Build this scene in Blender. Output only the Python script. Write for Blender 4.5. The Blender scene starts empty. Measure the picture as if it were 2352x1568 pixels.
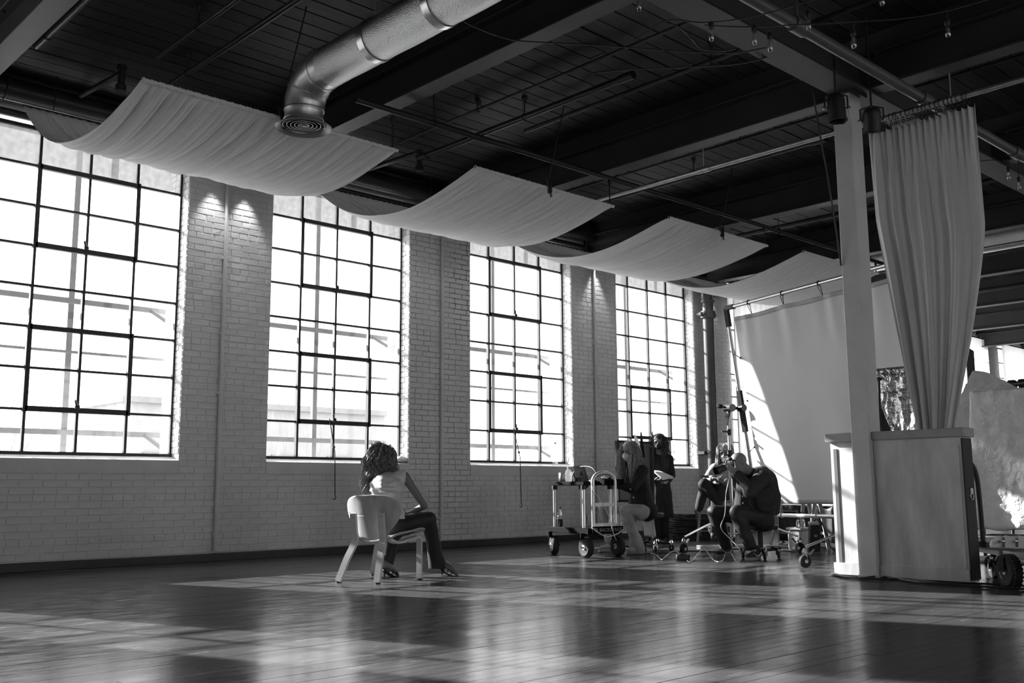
import bpy, bmesh, math, random
import numpy as np
from mathutils import Vector, Matrix, noise
random.seed(7)
V = Vector
PI = math.pi
C = bpy.context.scene.collection
SC = bpy.context.scene

# ------------------------------------------------------------------ camera
F_PX, YAW, PITCH, ROLL, CAMZ = 2298.7, math.radians(43.394), math.radians(8.405), math.radians(-0.384), 0.78
_f = V((math.sin(YAW)*math.cos(PITCH), math.cos(YAW)*math.cos(PITCH), math.sin(PITCH)))
_r = V((math.cos(YAW), -math.sin(YAW), 0)); _u = _r.cross(_f)
CR = _r*math.cos(ROLL)+_u*math.sin(ROLL); CU = -_r*math.sin(ROLL)+_u*math.cos(ROLL); CF = _f
CO = V((0, 0, CAMZ))
cam = bpy.data.cameras.new('scene_camera'); cam_o = bpy.data.objects.new('scene_camera', cam); C.objects.link(cam_o)
cam.sensor_width = 36; cam.lens = 36*F_PX/2352; cam.clip_end = 500; cam.clip_start = 0.05
cam_o.matrix_world = Matrix(((CR.x, CU.x, -CF.x, CO.x), (CR.y, CU.y, -CF.y, CO.y), (CR.z, CU.z, -CF.z, CO.z), (0, 0, 0, 1)))
SC.camera = cam_o
# ------------------------------------------------------------------ sky, sun, exposure
SUN_AZ, SUN_EL = 18.8, 24.5          # azimuth measured from the wall normal, light travels +X / -Y
w = bpy.data.worlds.new('sky'); SC.world = w; w.use_nodes = True
bg = w.node_tree.nodes['Background']; bg.inputs[0].default_value = (1, 1, 1, 1); bg.inputs[1].default_value = 2.2
sun = bpy.data.lights.new('sun', 'SUN'); sun.energy = 9.4; sun.angle = math.radians(0.6)
sun_o = bpy.data.objects.new('sun', sun); C.objects.link(sun_o)
_sd = V((math.sin(math.radians(SUN_AZ))*math.cos(math.radians(SUN_EL)), -math.cos(math.radians(SUN_AZ))*math.cos(math.radians(SUN_EL)), -math.sin(math.radians(SUN_EL))))
sun_o.rotation_euler = _sd.to_track_quat('-Z', 'Y').to_euler(); sun_o.location = (0, 30, 20)
SC.view_settings.view_transform = 'Standard'; SC.view_settings.look = 'None'
SC.view_settings.exposure = 1.22; SC.view_settings.gamma = 1.0; SC.view_settings.use_curve_mapping = False
SC.cycles.transparent_max_bounces = 16; SC.cycles.max_bounces = 10; SC.cycles.diffuse_bounces = 6

def ray(x, y): return CF + CR*((x-1176)/F_PX) - CU*((y-784)/F_PX)
def at(x, y, ax, val):                 # where the sight line of a pixel meets the plane ax = val
    d = ray(x, y); i = 'xyz'.index(ax); return CO + d*((val-CO[i])/d[i])
def pd(x, y, d): return CO + ray(x, y)*d   # point at depth d
def fl(x, y): return at(x, y, 'z', 0.0)
def proj(p):
    v = V(p)-CO; z = v.dot(CF)
    if z < 0.05: return None
    return 1176+F_PX*v.dot(CR)/z, 784-F_PX*v.dot(CU)/z, z

# ------------------------------------------------------------------ materials
MATS = {}
def mat(name, val, rough=0.6, metal=0.0, spec=0.5, var=0.0, vscale=8.0, bump=0.0, bscale=40.0, stretch=None, sheen=0.0, transl=0.0, coat=0.0, rvar=0.0, bdist=0.01, detail=4):
    if name in MATS: return MATS[name]
    m = bpy.data.materials.new(name); m.use_nodes = True; nt = m.node_tree; N = nt.nodes; L = nt.links
    b = N['Principled BSDF']; out = N['Material Output']
    b.inputs['Base Color'].default_value = (val, val, val, 1); b.inputs['Roughness'].default_value = rough
    b.inputs['Metallic'].default_value = metal; b.inputs['Specular IOR Level'].default_value = spec
    b.inputs['Coat Weight'].default_value = coat; b.inputs['Sheen Weight'].default_value = sheen
    tc = N.new('ShaderNodeTexCoord'); mp = N.new('ShaderNodeMapping'); L.new(tc.outputs['Object'], mp.inputs['Vector'])
    if stretch: mp.inputs['Scale'].default_value = stretch
    col = None
    if var > 0:
        n = N.new('ShaderNodeTexNoise'); n.inputs['Scale'].default_value = vscale; n.inputs['Detail'].default_value = detail; n.inputs['Roughness'].default_value = 0.65
        L.new(mp.outputs[0], n.inputs['Vector'])
        r = N.new('ShaderNodeMapRange'); r.inputs['From Min'].default_value = 0.3; r.inputs['From Max'].default_value = 0.7
        r.inputs['To Min'].default_value = val*(1-var); r.inputs['To Max'].default_value = val*(1+var)
        L.new(n.outputs[0], r.inputs[0]); col = r.outputs[0]; L.new(col, b.inputs['Base Color'])
        if rvar > 0:
            r2 = N.new('ShaderNodeMapRange'); r2.inputs['From Min'].default_value = 0.3; r2.inputs['From Max'].default_value = 0.7
            r2.inputs['To Min'].default_value = max(0.02, rough-rvar); r2.inputs['To Max'].default_value = rough+rvar
            L.new(n.outputs[0], r2.inputs[0]); L.new(r2.outputs[0], b.inputs['Roughness'])
    if bump > 0:
        n2 = N.new('ShaderNodeTexNoise'); n2.inputs['Scale'].default_value = bscale; n2.inputs['Detail'].default_value = 5
        L.new(mp.outputs[0], n2.inputs['Vector'])
        bp = N.new('ShaderNodeBump'); bp.inputs['Strength'].default_value = bump; bp.inputs['Distance'].default_value = bdist
        L.new(n2.outputs[0], bp.inputs['Height']); L.new(bp.outputs[0], b.inputs['Normal'])
    if transl > 0:
        t = N.new('ShaderNodeBsdfTranslucent'); t.inputs[0].default_value = (val, val, val, 1)
        mx = N.new('ShaderNodeMixShader'); mx.inputs[0].default_value = transl
        L.new(b.outputs[0], mx.inputs[1]); L.new(t.outputs[0], mx.inputs[2]); L.new(mx.outputs[0], out.inputs[0])
    MATS[name] = m; return m

def glass_mat(name, tint=0.93, haze=0.0, hval=0.8, f0=0.03):
    m = bpy.data.materials.new(name); m.use_nodes = True; nt = m.node_tree; N = nt.nodes; L = nt.links
    N.remove(N['Principled BSDF']); out = N['Material Output']
    t = N.new('ShaderNodeBsdfTransparent'); t.inputs[0].default_value = (tint, tint, tint, 1)
    g = N.new('ShaderNodeBsdfGlossy'); g.inputs['Roughness'].default_value = 0.03
    lw = N.new('ShaderNodeLayerWeight'); pw_ = N.new('ShaderNodeMath'); pw_.operation = 'POWER'; L.new(lw.outputs['Facing'], pw_.inputs[0]); pw_.inputs[1].default_value = 4.0
    fr = N.new('ShaderNodeMapRange'); fr.inputs['To Min'].default_value = f0; fr.inputs['To Max'].default_value = 0.7; L.new(pw_.outputs[0], fr.inputs[0])
    mx = N.new('ShaderNodeMixShader'); L.new(fr.outputs[0], mx.inputs[0]); L.new(t.outputs[0], mx.inputs[1]); L.new(g.outputs[0], mx.inputs[2])
    last = mx
    if haze > 0:
        d = N.new('ShaderNodeBsdfTranslucent'); d.inputs[0].default_value = (hval, hval, hval, 1)
        n = N.new('ShaderNodeTexNoise'); n.inputs['Scale'].default_value = 14; n.inputs['Detail'].default_value = 6
        tc = N.new('ShaderNodeTexCoord'); L.new(tc.outputs['Object'], n.inputs['Vector'])
        r = N.new('ShaderNodeMapRange'); r.inputs['From Min'].default_value = 0.3; r.inputs['From Max'].default_value = 0.75; r.inputs['To Min'].default_value = haze*0.92; r.inputs['To Max'].default_value = min(1, haze*1.08)
        L.new(n.outputs[0], r.inputs[0])
        m2 = N.new('ShaderNodeMixShader'); L.new(r.outputs[0], m2.inputs[0]); L.new(mx.outputs[0], m2.inputs[1]); L.new(d.outputs[0], m2.inputs[2]); last = m2
    L.new(last.outputs[0], out.inputs[0]); MATS[name] = m; return m

M_BRICK = mat('painted_brick', 0.62, 0.55, var=0.10, vscale=3.0, bump=0.35, bscale=45, bdist=0.004)
M_MORTAR = mat('painted_mortar', 0.56, 0.7, var=0.12, vscale=9.0, bump=0.4, bscale=60, bdist=0.004)
M_PLASTER = mat('painted_plaster', 0.60, 0.6, var=0.08, vscale=4, bump=0.25, bscale=30, bdist=0.004)
M_DARKTRIM = mat('dark_baseboard', 0.025, 0.45, var=0.3, vscale=6)
M_FRAME = mat('black_window_steel', 0.022, 0.5, var=0.3, vscale=20, bump=0.3, bscale=80, bdist=0.002)
M_BEAM = mat('dark_beam_paint', 0.034, 0.55, var=0.12, vscale=3)
M_CEIL = mat('dark_ceiling_boards', 0.075, 0.6, var=0.45, vscale=4, stretch=(0.35, 5, 5), bump=0.3, bscale=12)
M_NAILER = mat('dark_nailer', 0.03, 0.7)
M_PIPE = mat('black_pipe', 0.03, 0.4, var=0.2)
M_STEEL = mat('galvanised_steel', 0.55, 0.38, metal=0.9, var=0.15, vscale=10)
M_CHROME = mat('chrome', 0.75, 0.16, metal=1.0)
M_ALU = mat('brushed_aluminium', 0.7, 0.35, metal=0.85, var=0.05, vscale=30)
M_WHITE = mat('white_paint', 0.62, 0.5, var=0.06, vscale=5, bump=0.15, bscale=15, bdist=0.003)
M_CLOTH = mat('swag_cloth', 0.86, 0.85, var=0.03, vscale=6, bump=0.1, bscale=220, bdist=0.002, transl=0.2, sheen=0.2)
M_CURTAIN = mat('satin_curtain', 0.74, 0.5, transl=0.12, sheen=0.3, var=0.04, vscale=5)
M_SHEER = mat('sheer_curtain', 0.8, 0.9, transl=0.7, var=0.05, vscale=4)
M_BACKDROP = mat('backdrop_silk', 0.86, 0.8, transl=0.3, var=0.02, vscale=3)
M_BLACK = mat('matt_black', 0.010, 0.55)
M_BLACKG = mat('gloss_black', 0.02, 0.25)
M_RUBBER = mat('black_rubber', 0.012, 0.75, bump=0.2, bscale=60)
M_GREY = mat('grey_plastic', 0.25, 0.45)
M_LGREY = mat('light_grey_plastic', 0.5, 0.5)
M_PAPER = mat('white_paper', 0.75, 0.8, transl=0.1)
M_SKIN = mat('skin', 0.24, 0.5, var=0.08, vscale=20, bump=0.05, bscale=120)
M_SKIN_D = mat('tanned_skin', 0.15, 0.45, var=0.08, vscale=20)
M_EYE = mat('eye_dark', 0.03, 0.2)
M_CORK = mat('dark_cable', 0.02, 0.5)
M_WCABLE = mat('white_cable', 0.65, 0.4)

# ------------------------------------------------------------------ objects and mesh building
def tag(o, label=None, cat=None, group=None, kind=None):
    if label: o['label'] = label
    if cat: o['category'] = cat
    if group: o['group'] = group
    if kind: o['kind'] = kind
    return o
def thing(name, label, cat, loc, group=None, kind=None):
    o = bpy.data.objects.new(name, None); C.objects.link(o); o.location = loc; o.empty_display_size = 0.1
    return tag(o, label, cat, group, kind)
def mworld(o):
    return Matrix.Translation(o.location) if o.parent is None else o.matrix_parent_inverse.inverted() if False else _mw(o)
def _mw(o):
    m = Matrix.LocRotScale(o.location, o.rotation_euler, o.scale)
    if o.parent: m = _mw(o.parent) @ o.matrix_parent_inverse @ m
    return m
def put(o, parent):
    C.objects.link(o)
    if parent is not None:
        o.parent = parent; o.matrix_parent_inverse = _mw(parent).inverted()
    return o
def copy_tree(o, parent=None):
    c = o.copy(); C.objects.link(c)
    if parent is not None: c.parent = parent
    for ch in [x for x in KIDS.get(o.name, [])]: 
        k = copy_tree(ch, c); KIDS.setdefault(c.name, []).append(k)
    return c
KIDS = {}

def frame(d, up=None):
    d = V(d).normalized(); up = V(up) if up is not None else V((0, 0, 1))
    if abs(d.dot(up.normalized())) > 0.98: up = V((1, 0, 0)) if abs(d.x) < 0.9 else V((0, 1, 0))
    s = d.cross(up).normalized(); t = s.cross(d).normalized()
    return s, t, d

class MB:
    def __init__(self): self.v = []; self.f = []
    def add(self, vs, fs):
        n = len(self.v); self.v += [tuple(x) for x in vs]; self.f += [tuple(i+n for i in q) for q in fs]; return self
    def box(self, c, size, ax=None, bev=0.0):
        c = V(c); X, Y, Z = ax if ax else (V((1, 0, 0)), V((0, 1, 0)), V((0, 0, 1)))
        hx, hy, hz = [s/2 for s in size]
        if bev <= 0 or bev >= min(hx, hy, hz):
            vs = [c+X*(sx*hx)+Y*(sy*hy)+Z*(sz*hz) for sx in (-1, 1) for sy in (-1, 1) for sz in (-1, 1)]
            return self.add(vs, [(0, 1, 3, 2), (4, 6, 7, 5), (0, 4, 5, 1), (2, 3, 7, 6), (0, 2, 6, 4), (1, 5, 7, 3)])
        vs = []; idx = {}
        for sx in (-1, 1):
            for sy in (-1, 1):
                for sz in (-1, 1):
                    for k in range(3):
                        h = [hx-bev, hy-bev, hz-bev]; h[k] += bev
                        idx[(sx, sy, sz, k)] = len(vs); vs.append(c+X*(sx*h[0])+Y*(sy*h[1])+Z*(sz*h[2]))
        fs = []
        g = lambda *a: idx[a]
        for s in (-1, 1):
            q = [g(s, -1, -1, 0), g(s, 1, -1, 0), g(s, 1, 1, 0), g(s, -1, 1, 0)]; fs.append(q if s > 0 else q[::-1])
            q = [g(-1, s, -1, 1), g(-1, s, 1, 1), g(1, s, 1, 1), g(1, s, -1, 1)]; fs.append(q if s > 0 else q[::-1])
            q = [g(-1, -1, s, 2), g(1, -1, s, 2), g(1, 1, s, 2), g(-1, 1, s, 2)]; fs.append(q if s > 0 else q[::-1])
        for a in (-1, 1):
            for b in (-1, 1):
                q = [g(a, b, -1, 0), g(a, b, -1, 1), g(a, b, 1, 1), g(a, b, 1, 0)]; fs.append(q if a*b > 0 else q[::-1])
                q = [g(a, -1, b, 2), g(a, -1, b, 0), g(a, 1, b, 0), g(a, 1, b, 2)]; fs.append(q if a*b > 0 else q[::-1])
                q = [g(-1, a, b, 1), g(-1, a, b, 2), g(1, a, b, 2), g(1, a, b, 1)]; fs.append(q if a*b > 0 else q[::-1])
                for cc in (-1, 1):
                    q = [g(a, b, cc, 0), g(a, b, cc, 1), g(a, b, cc, 2)]; fs.append(q if a*b*cc > 0 else q[::-1])
        return self.add(vs, fs)
    def bar(self, p0, p1, wd, ht, up=None, bev=0.0):
        p0 = V(p0); p1 = V(p1); s, t, d = frame(p1-p0, up)
        return self.box((p0+p1)/2, (wd, ht, (p1-p0).length), (s, t, d), bev)
    def tube(self, pts, r, n=8, caps=True, closed=False):
        pts = [V(p) for p in pts]; m = len(pts); rs = r if isinstance(r, (list, tuple)) else [r]*m
        vs = []; prev = None
        for i, p in enumerate(pts):
            a = pts[i-1] if (i > 0 or closed) else p; b = pts[(i+1) % m] if (i < m-1 or closed) else p
            d = (b-a)
            if d.length < 1e-9: d = V((0, 0, 1))
            d.normalize()
            if prev is None: s, t, _ = frame(d)
            else:
                s = prev-d*prev.dot(d)
                if s.length < 1e-6: s, t, _ = frame(d)
                s = s.normalized(); t = d.cross(s) if False else s.cross(d)
            prev = s
            for k in range(n):
                an = 2*PI*k/n; vs.append(p+(s*math.cos(an)+t*math.sin(an))*rs[i])
        fs = []
        for i in range(m if closed else m-1):
            j = (i+1) % m
            for k in range(n):
                k2 = (k+1) % n; fs.append((i*n+k2, i*n+k, j*n+k, j*n+k2))
        if caps and not closed:
            fs.append(tuple(range(n))); fs.append(tuple((m-1)*n+k for k in range(n-1, -1, -1)))
        return self.add(vs, fs)
    def cyl(self, p0, p1, r0, r1=None, n=16): return self.tube([p0, p1], [r0, r0 if r1 is None else r1], n)
    def lathe(self, base, axis, prof, n=20, caps=True):       # prof: (radius, height)
        base = V(base); s, t, d = frame(axis); vs = []
        for (r, h) in prof:
            for k in range(n):
                an = 2*PI*k/n; vs.append(base+d*h+(s*math.cos(an)+t*math.sin(an))*max(r, 1e-4))
        fs = []
        for i in range(len(prof)-1):
            for k in range(n):
                k2 = (k+1) % n; fs.append((i*n+k2, i*n+k, (i+1)*n+k, (i+1)*n+k2))
        if caps: fs.append(tuple(range(n))); fs.append(tuple((len(prof)-1)*n+k for k in range(n-1, -1, -1)))
        return self.add(vs, fs)
    def ring(self, c, axis, R, r, n=24, m=8, sx=1.0):
        c = V(c); s, t, d = frame(axis); vs = []; fs = []
        for i in range(n):
            a = 2*PI*i/n; o = s*math.cos(a)+t*math.sin(a)
            for k in range(m):
                b = 2*PI*k/m; vs.append(c+o*(R+r*math.cos(b))+d*(r*sx*math.sin(b)))
        for i in range(n):
            for k in range(m):
                fs.append((i*m+k, ((i+1) % n)*m+k, ((i+1) % n)*m+(k+1) % m, i*m+(k+1) % m))
        return self.add(vs, fs)
    def ball(self, c, r, n=10, ax=None):
        c = V(c); rr = r if isinstance(r, (list, tuple)) else (r, r, r); A = ax if ax else (V((1, 0, 0)), V((0, 1, 0)), V((0, 0, 1)))
        vs = []; fs = []; m = max(4, n//2+1)
        for i in range(m+1):
            th = PI*i/m
            for k in range(n):
                ph = 2*PI*k/n; q = (math.sin(th)*math.cos(ph)*rr[0], math.sin(th)*math.sin(ph)*rr[1], math.cos(th)*rr[2])
                vs.append(c+A[0]*q[0]+A[1]*q[1]+A[2]*q[2])
        for i in range(m):
            for k in range(n): fs.append((i*n+k, (i+1)*n+k, (i+1)*n+(k+1) % n, i*n+(k+1) % n))
        return self.add(vs, fs)
    def capsule(self, p0, p1, r0, r1, n=14):
        p0 = V(p0); p1 = V(p1); s, t, d = frame(p1-p0 if (p1-p0).length > 1e-6 else V((0, 0, 1))); rings = []
        for i in range(6): a = -PI/2+PI/2*i/5; rings.append((p0+d*(math.sin(a)*r0), max(math.cos(a)*r0, 1e-4)))
        for i in range(6): a = PI/2*i/5; rings.append((p1+d*(math.sin(a)*r1), max(math.cos(a)*r1, 1e-4)))
        vs = []; fs = []
        for p, r in rings:
            for k in range(n): an = 2*PI*k/n; vs.append(p+(s*math.cos(an)+t*math.sin(an))*r)
        for i in range(len(rings)-1):
            for k in range(n): k2 = (k+1) % n; fs.append((i*n+k2, i*n+k, (i+1)*n+k, (i+1)*n+k2))
        fs.append(tuple(range(n))); fs.append(tuple((len(rings)-1)*n+k for k in range(n-1, -1, -1)))
        return self.add(vs, fs)
    def grid(self, fn, nu, nv, both=False):
        vs = [fn(i/nu, j/nv) for j in range(nv+1) for i in range(nu+1)]
        fs = [(j*(nu+1)+i, j*(nu+1)+i+1, (j+1)*(nu+1)+i+1, (j+1)*(nu+1)+i) for j in range(nv) for i in range(nu)]
        return self.add(vs, fs)
    def prism(self, poly, o, X, Y, th):                       # polygon (2D points) in plane X,Y at o, given a thickness
        n = len(poly); Z = X.cross(Y).normalized()
        vs = [V(o)+X*a+Y*b-Z*th/2 for a, b in poly]+[V(o)+X*a+Y*b+Z*th/2 for a, b in poly]
        fs = [tuple(range(n-1, -1, -1)), tuple(range(n, 2*n))]+[(i, (i+1) % n, n+(i+1) % n, n+i) for i in range(n)]
        return self.add(vs, fs)
    def mesh(self, name, m, smooth=True, angle=40):
        me = bpy.data.meshes.new(name); me.from_pydata([tuple(x) for x in self.v], [], self.f); me.update()
        if m: me.materials.append(m)
        if smooth:
            me.polygons.foreach_set('use_smooth', [True]*len(me.polygons))
            try: me.set_sharp_from_angle(angle=math.radians(angle))
            except Exception: pass
        return me
    def build(self, name, m, parent=None, smooth=True, angle=40, label=None, kind=None, solid=0.0):
        o = bpy.data.objects.new(name, self.mesh(name, m, smooth, angle)); put(o, parent)
        if parent is not None: KIDS.setdefault(parent.name, []).append(o)
        if label: o['label'] = label
        if kind: o['kind'] = kind
        if solid:
            s = o.modifiers.new('solid', 'SOLIDIFY'); s.thickness = solid; s.offset = 0
        return o
def inst(name, me, loc, parent, rot=None):
    o = bpy.data.objects.new(name, me); put(o, parent); o.location = loc
    if rot: o.rotation_euler = rot
    return o
def curve_pts(ctrl, n=8):                                      # Catmull-Rom through control points
    P = [V(p) for p in ctrl]; P = [P[0]*2-P[1]]+P+[P[-1]*2-P[-2]]; out = []
    for i in range(1, len(P)-2):
        for k in range(n):
            t = k/n; a, b, c, d = P[i-1:i+3]
            out.append(0.5*((2*b)+(c-a)*t+(2*a-5*b+4*c-d)*t*t+(3*b-a-3*c+d)*t**3))
    out.append(P[-2]); return out
def text_mesh(name, body, size, o, X, Y, m, parent, depth=0.002):
    cu = bpy.data.curves.new(name, 'FONT'); cu.body = body; cu.size = size; cu.extrude = depth; cu.align_x = 'CENTER'; cu.align_y = 'CENTER'; cu.resolution_u = 3
    t = bpy.data.objects.new(name+'_tmp', cu); C.objects.link(t)
    me = bpy.data.meshes.new_from_object(t.evaluated_get(bpy.context.evaluated_depsgraph_get())); bpy.data.objects.remove(t)
    Z = X.cross(Y); M = Matrix(((X.x, Y.x, Z.x, o[0]), (X.y, Y.y, Z.y, o[1]), (X.z, Y.z, Z.z, o[2]), (0, 0, 0, 1)))
    me.transform(M); me.materials.clear(); me.materials.append(m)
    ob = bpy.data.objects.new(name, me); put(ob, parent); return ob
# ================================================================== THE ROOM
X0, X1, YF, YB, ZC = -4.5, 32.5, -6.0, 10.75, 5.0
PITCHW, WW = 3.224, 2.13
def WL(k): return 2.89+PITCHW*(k-1)
def WLO(k): return 0.07 if k == 0 else WL(k)       # the unseen window just left is narrowed to shape the floor's sun bands
def WRO(k): return 1.12 if k == 0 else WL(k)+WW
WIN = list(range(-1, 10))
YG, YO = 10.96, 11.25                     # glass plane, outer face
ZS, ZT = 1.17, 4.66                       # sill and head of the window steel
# ---- floor boards
M_FLOOR = bpy.data.materials.new('painted_floor_boards'); M_FLOOR.use_nodes = True
def floor_nodes():
    nt = M_FLOOR.node_tree; N = nt.nodes; L = nt.links; b = N['Principled BSDF']
    tc = N.new('ShaderNodeTexCoord'); geo = N.new('ShaderNodeNewGeometry')
    def noise_(scale, vec, detail=4, rough=0.6):
        mp = N.new('ShaderNodeMapping'); mp.inputs['Scale'].default_value = vec; L.new(geo.outputs['Position'], mp.inputs['Vector'])
        n = N.new('ShaderNodeTexNoise'); n.inputs['Scale'].default_value = scale; n.inputs['Detail'].default_value = detail; n.inputs['Roughness'].default_value = rough
        L.new(mp.outputs[0], n.inputs['Vector']); return n
    def rng(src, a, bb, c, d):
        r = N.new('ShaderNodeMapRange'); r.inputs['From Min'].default_value = a; r.inputs['From Max'].default_value = bb
        r.inputs['To Min'].default_value = c; r.inputs['To Max'].default_value = d; L.new(src, r.inputs[0]); return r.outputs[0]
    big = noise_(0.8, (1, 1, 1)); wear = noise_(8, (0.5, 1.6, 1), 9, 0.78); grain = noise_(14, (0.12, 3, 1), 4)
    base = rng(big.outputs[0], 0.3, 0.7, 0.045, 0.068)
    wr = rng(wear.outputs[0], 0.56, 0.78, 0.0, 0.13)
    add = N.new('ShaderNodeMath'); add.operation = 'ADD'; L.new(base, add.inputs[0]); L.new(wr, add.inputs[1])
    gr = rng(grain.outputs[0], 0.3, 0.7, 0.85, 1.12)
    mul = N.new('ShaderNodeMath'); mul.operation = 'MULTIPLY'; L.new(add.outputs[0], mul.inputs[0]); L.new(gr, mul.inputs[1])
    # chips: small dark nicks in the paint
    ch = noise_(38, (0.35, 1.4, 1), 2); chm = rng(ch.outputs[0], 0.24, 0.29, 0.35, 1.0)
    mul2 = N.new('ShaderNodeMath'); mul2.operation = 'MULTIPLY'; L.new(mul.outputs[0], mul2.inputs[0]); L.new(chm, mul2.inputs[1])
    L.new(mul2.outputs[0], b.inputs['Base Color'])
    ro = rng(wear.outputs[0], 0.35, 0.75, 0.13, 0.30)
    df = N.new('ShaderNodeBsdfDiffuse'); gl = N.new('ShaderNodeBsdfGlossy'); L.new(mul2.outputs[0], df.inputs[0]); L.new(ro, gl.inputs['Roughness'])
    bn = noise_(9, (0.3, 1.5, 1), 5); bp = N.new('ShaderNodeBump'); bp.inputs['Strength'].default_value = 0.05; bp.inputs['Distance'].default_value = 0.01
    L.new(bn.outputs[0], bp.inputs['Height']); L.new(bp.outputs[0], gl.inputs['Normal']); L.new(bp.outputs[0], df.inputs['Normal'])
    lw = N.new('ShaderNodeLayerWeight'); pw_ = N.new('ShaderNodeMath'); pw_.operation = 'POWER'; L.new(lw.outputs['Facing'], pw_.inputs[0]); pw_.inputs[1].default_value = 3.0
    fac = rng(pw_.outputs[0], 0, 1, FLOOR_F0, FLOOR_F90)
    mx = N.new('ShaderNodeMixShader'); L.new(fac, mx.inputs[0]); L.new(df.outputs[0], mx.inputs[1]); L.new(gl.outputs[0], mx.inputs[2]); N.remove(b); L.new(mx.outputs[0], N['Material Output'].inputs[0])
FLOOR_F0, FLOOR_F90 = 0.015, 0.36
floor_nodes()
floor_o = MB().box(((X0+X1)/2, (YF+YB)/2, -0.06), (X1-X0, YB-YF, 0.08)).build('floor', mat('floor_joint', 0.01, 0.9), None, kind='structure')
PWID = 0.081
def in_view(p, m=60):
    q = proj(p); return q is not None and -m < q[0] < 2352+m and -m < q[1] < 1568+m
planks = []
y = YF; row = 0; rnd = random.Random(3)
while y < YB-0.02:
    x = X0 - rnd.random()*2
    while x < X1:
        ln = rnd.uniform(1.8, 4.2); a = max(x, X0); bnd = min(x+ln, X1)
        if bnd-a > 0.05: planks.append((a, bnd, y, rnd.uniform(-0.0004, 0.0004), rnd.gauss(0, 0.0035), rnd.gauss(0, 0.0003)))
        x += ln
    y += PWID
def plank_geo(mb, a, b, y, dz, tilt, tw, wd=PWID, th=0.02, gap=0.0006, ox=0, oy=0, oz=0, up=True):
    y0 = y+gap/2; y1 = y+wd-gap/2; bv = 0.0009; a += 0.0006; b -= 0.0006
    t = tilt*wd/2
    top = [(a, y0+bv, -t), (b, y0+bv, -t+tw), (b, y1-bv, t+tw), (a, y1-bv, t)]
    s = 1 if up else -1
    vs = [(px-ox, py-oy, (dz+pz)*s-oz) for px, py, pz in top]
    vs += [(px-ox, py-oy, -bv*s-oz) for px, py in ((a, y0), (b, y0), (b, y1), (a, y1))]
    vs += [(px-ox, py-oy, -th*s-oz) for px, py in ((a, y0), (b, y0), (b, y1), (a, y1))]
    fs = [(0, 1, 2, 3)]+[(k, k+4, (k+1) % 4+4, (k+1) % 4) for k in range(4)]+[(k+4, k+8, (k+1) % 4+8, (k+1) % 4+4) for k in range(4)]
    if not up: fs = [f[::-1] for f in fs]
    mb.add(vs, fs)
def score(p, zz):
    mid = ((p[0]+p[1])/2, p[2]+PWID/2, zz); best = 0
    for t in (0.05, 0.35, 0.65, 0.95):
        q = (p[0]+(p[1]-p[0])*t, p[2]+PWID/2, zz)
        if in_view(q, 0): best = max(best, (p[1]-p[0])/(V(q)-CO).length_squared)
    return best
sc_ = sorted(range(len(planks)), key=lambda i: -score(planks[i], 0)); near = set(i for i in sc_[:290] if score(planks[i], 0) > 0)
rest = MB()
for i, p in enumerate(planks):
    if i in near:
        mb = MB(); cx, cy = (p[0]+p[1])/2, p[2]; plank_geo(mb, p[0], p[1], p[2], p[3], p[4], p[5], ox=cx, oy=cy)
        inst('floor_plank', mb.mesh('floor_plank', M_FLOOR, False), (cx, cy, 0), floor_o)
    else: plank_geo(rest, *p)
rest.build('floor_planks_far', M_FLOOR, floor_o, smooth=False, kind='stuff')

# ---- ceiling boards
ceil_o = MB().box(((X0+X1)/2, (YF+YB)/2, ZC+0.09), (X1-X0, YB-YF, 0.08)).build('ceiling', mat('ceiling_joint', 0.008, 0.9), None, kind='structure')
CW = 0.205; cpl = []; y = YF; rnd = random.Random(5)
while y < YB-0.05:
    x = X0-rnd.random()*3
    while x < X1:
        ln = rnd.choice((3.14, 6.28, 4.7)); a = max(x, X0); bnd = min(x+ln, X1)
        if bnd-a > 0.05: cpl.append((a, bnd, y, rnd.uniform(-0.004, 0.004), rnd.gauss(0, 0.008), 0.0))
        x += ln
    y += CW
sc_ = sorted(range(len(cpl)), key=lambda i: -score(cpl[i], ZC)); near = set(i for i in sc_[:290] if score(cpl[i], ZC) > 0)
rest = MB()
CMATS = [mat('ceiling_board_%s' % n, v, 0.6, var=0.45, vscale=4, stretch=(0.35, 5, 5), bump=0.3, bscale=12) for n, v in (('dark', 0.013), ('mid', 0.020), ('pale', 0.033))]
rnd = random.Random(6)
for i, p in enumerate(cpl):
    if i in near:
        mb = MB(); cx, cy = (p[0]+p[1])/2, p[2]; plank_geo(mb, p[0], p[1], p[2], p[3], p[4], 0, wd=CW, th=0.03, gap=0.012, ox=cx, oy=cy, up=False)
        inst('ceiling_plank', mb.mesh('ceiling_plank', CMATS[rnd.choice((0, 1, 1, 2))], False), (cx, cy, ZC), ceil_o)
    else: plank_geo(rest, p[0], p[1], p[2], p[3], p[4], 0, wd=CW, th=0.03, gap=0.012, up=False, oz=-ZC)
rest.build('ceiling_planks_far', CMATS[1], ceil_o, smooth=False, kind='stuff')

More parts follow.
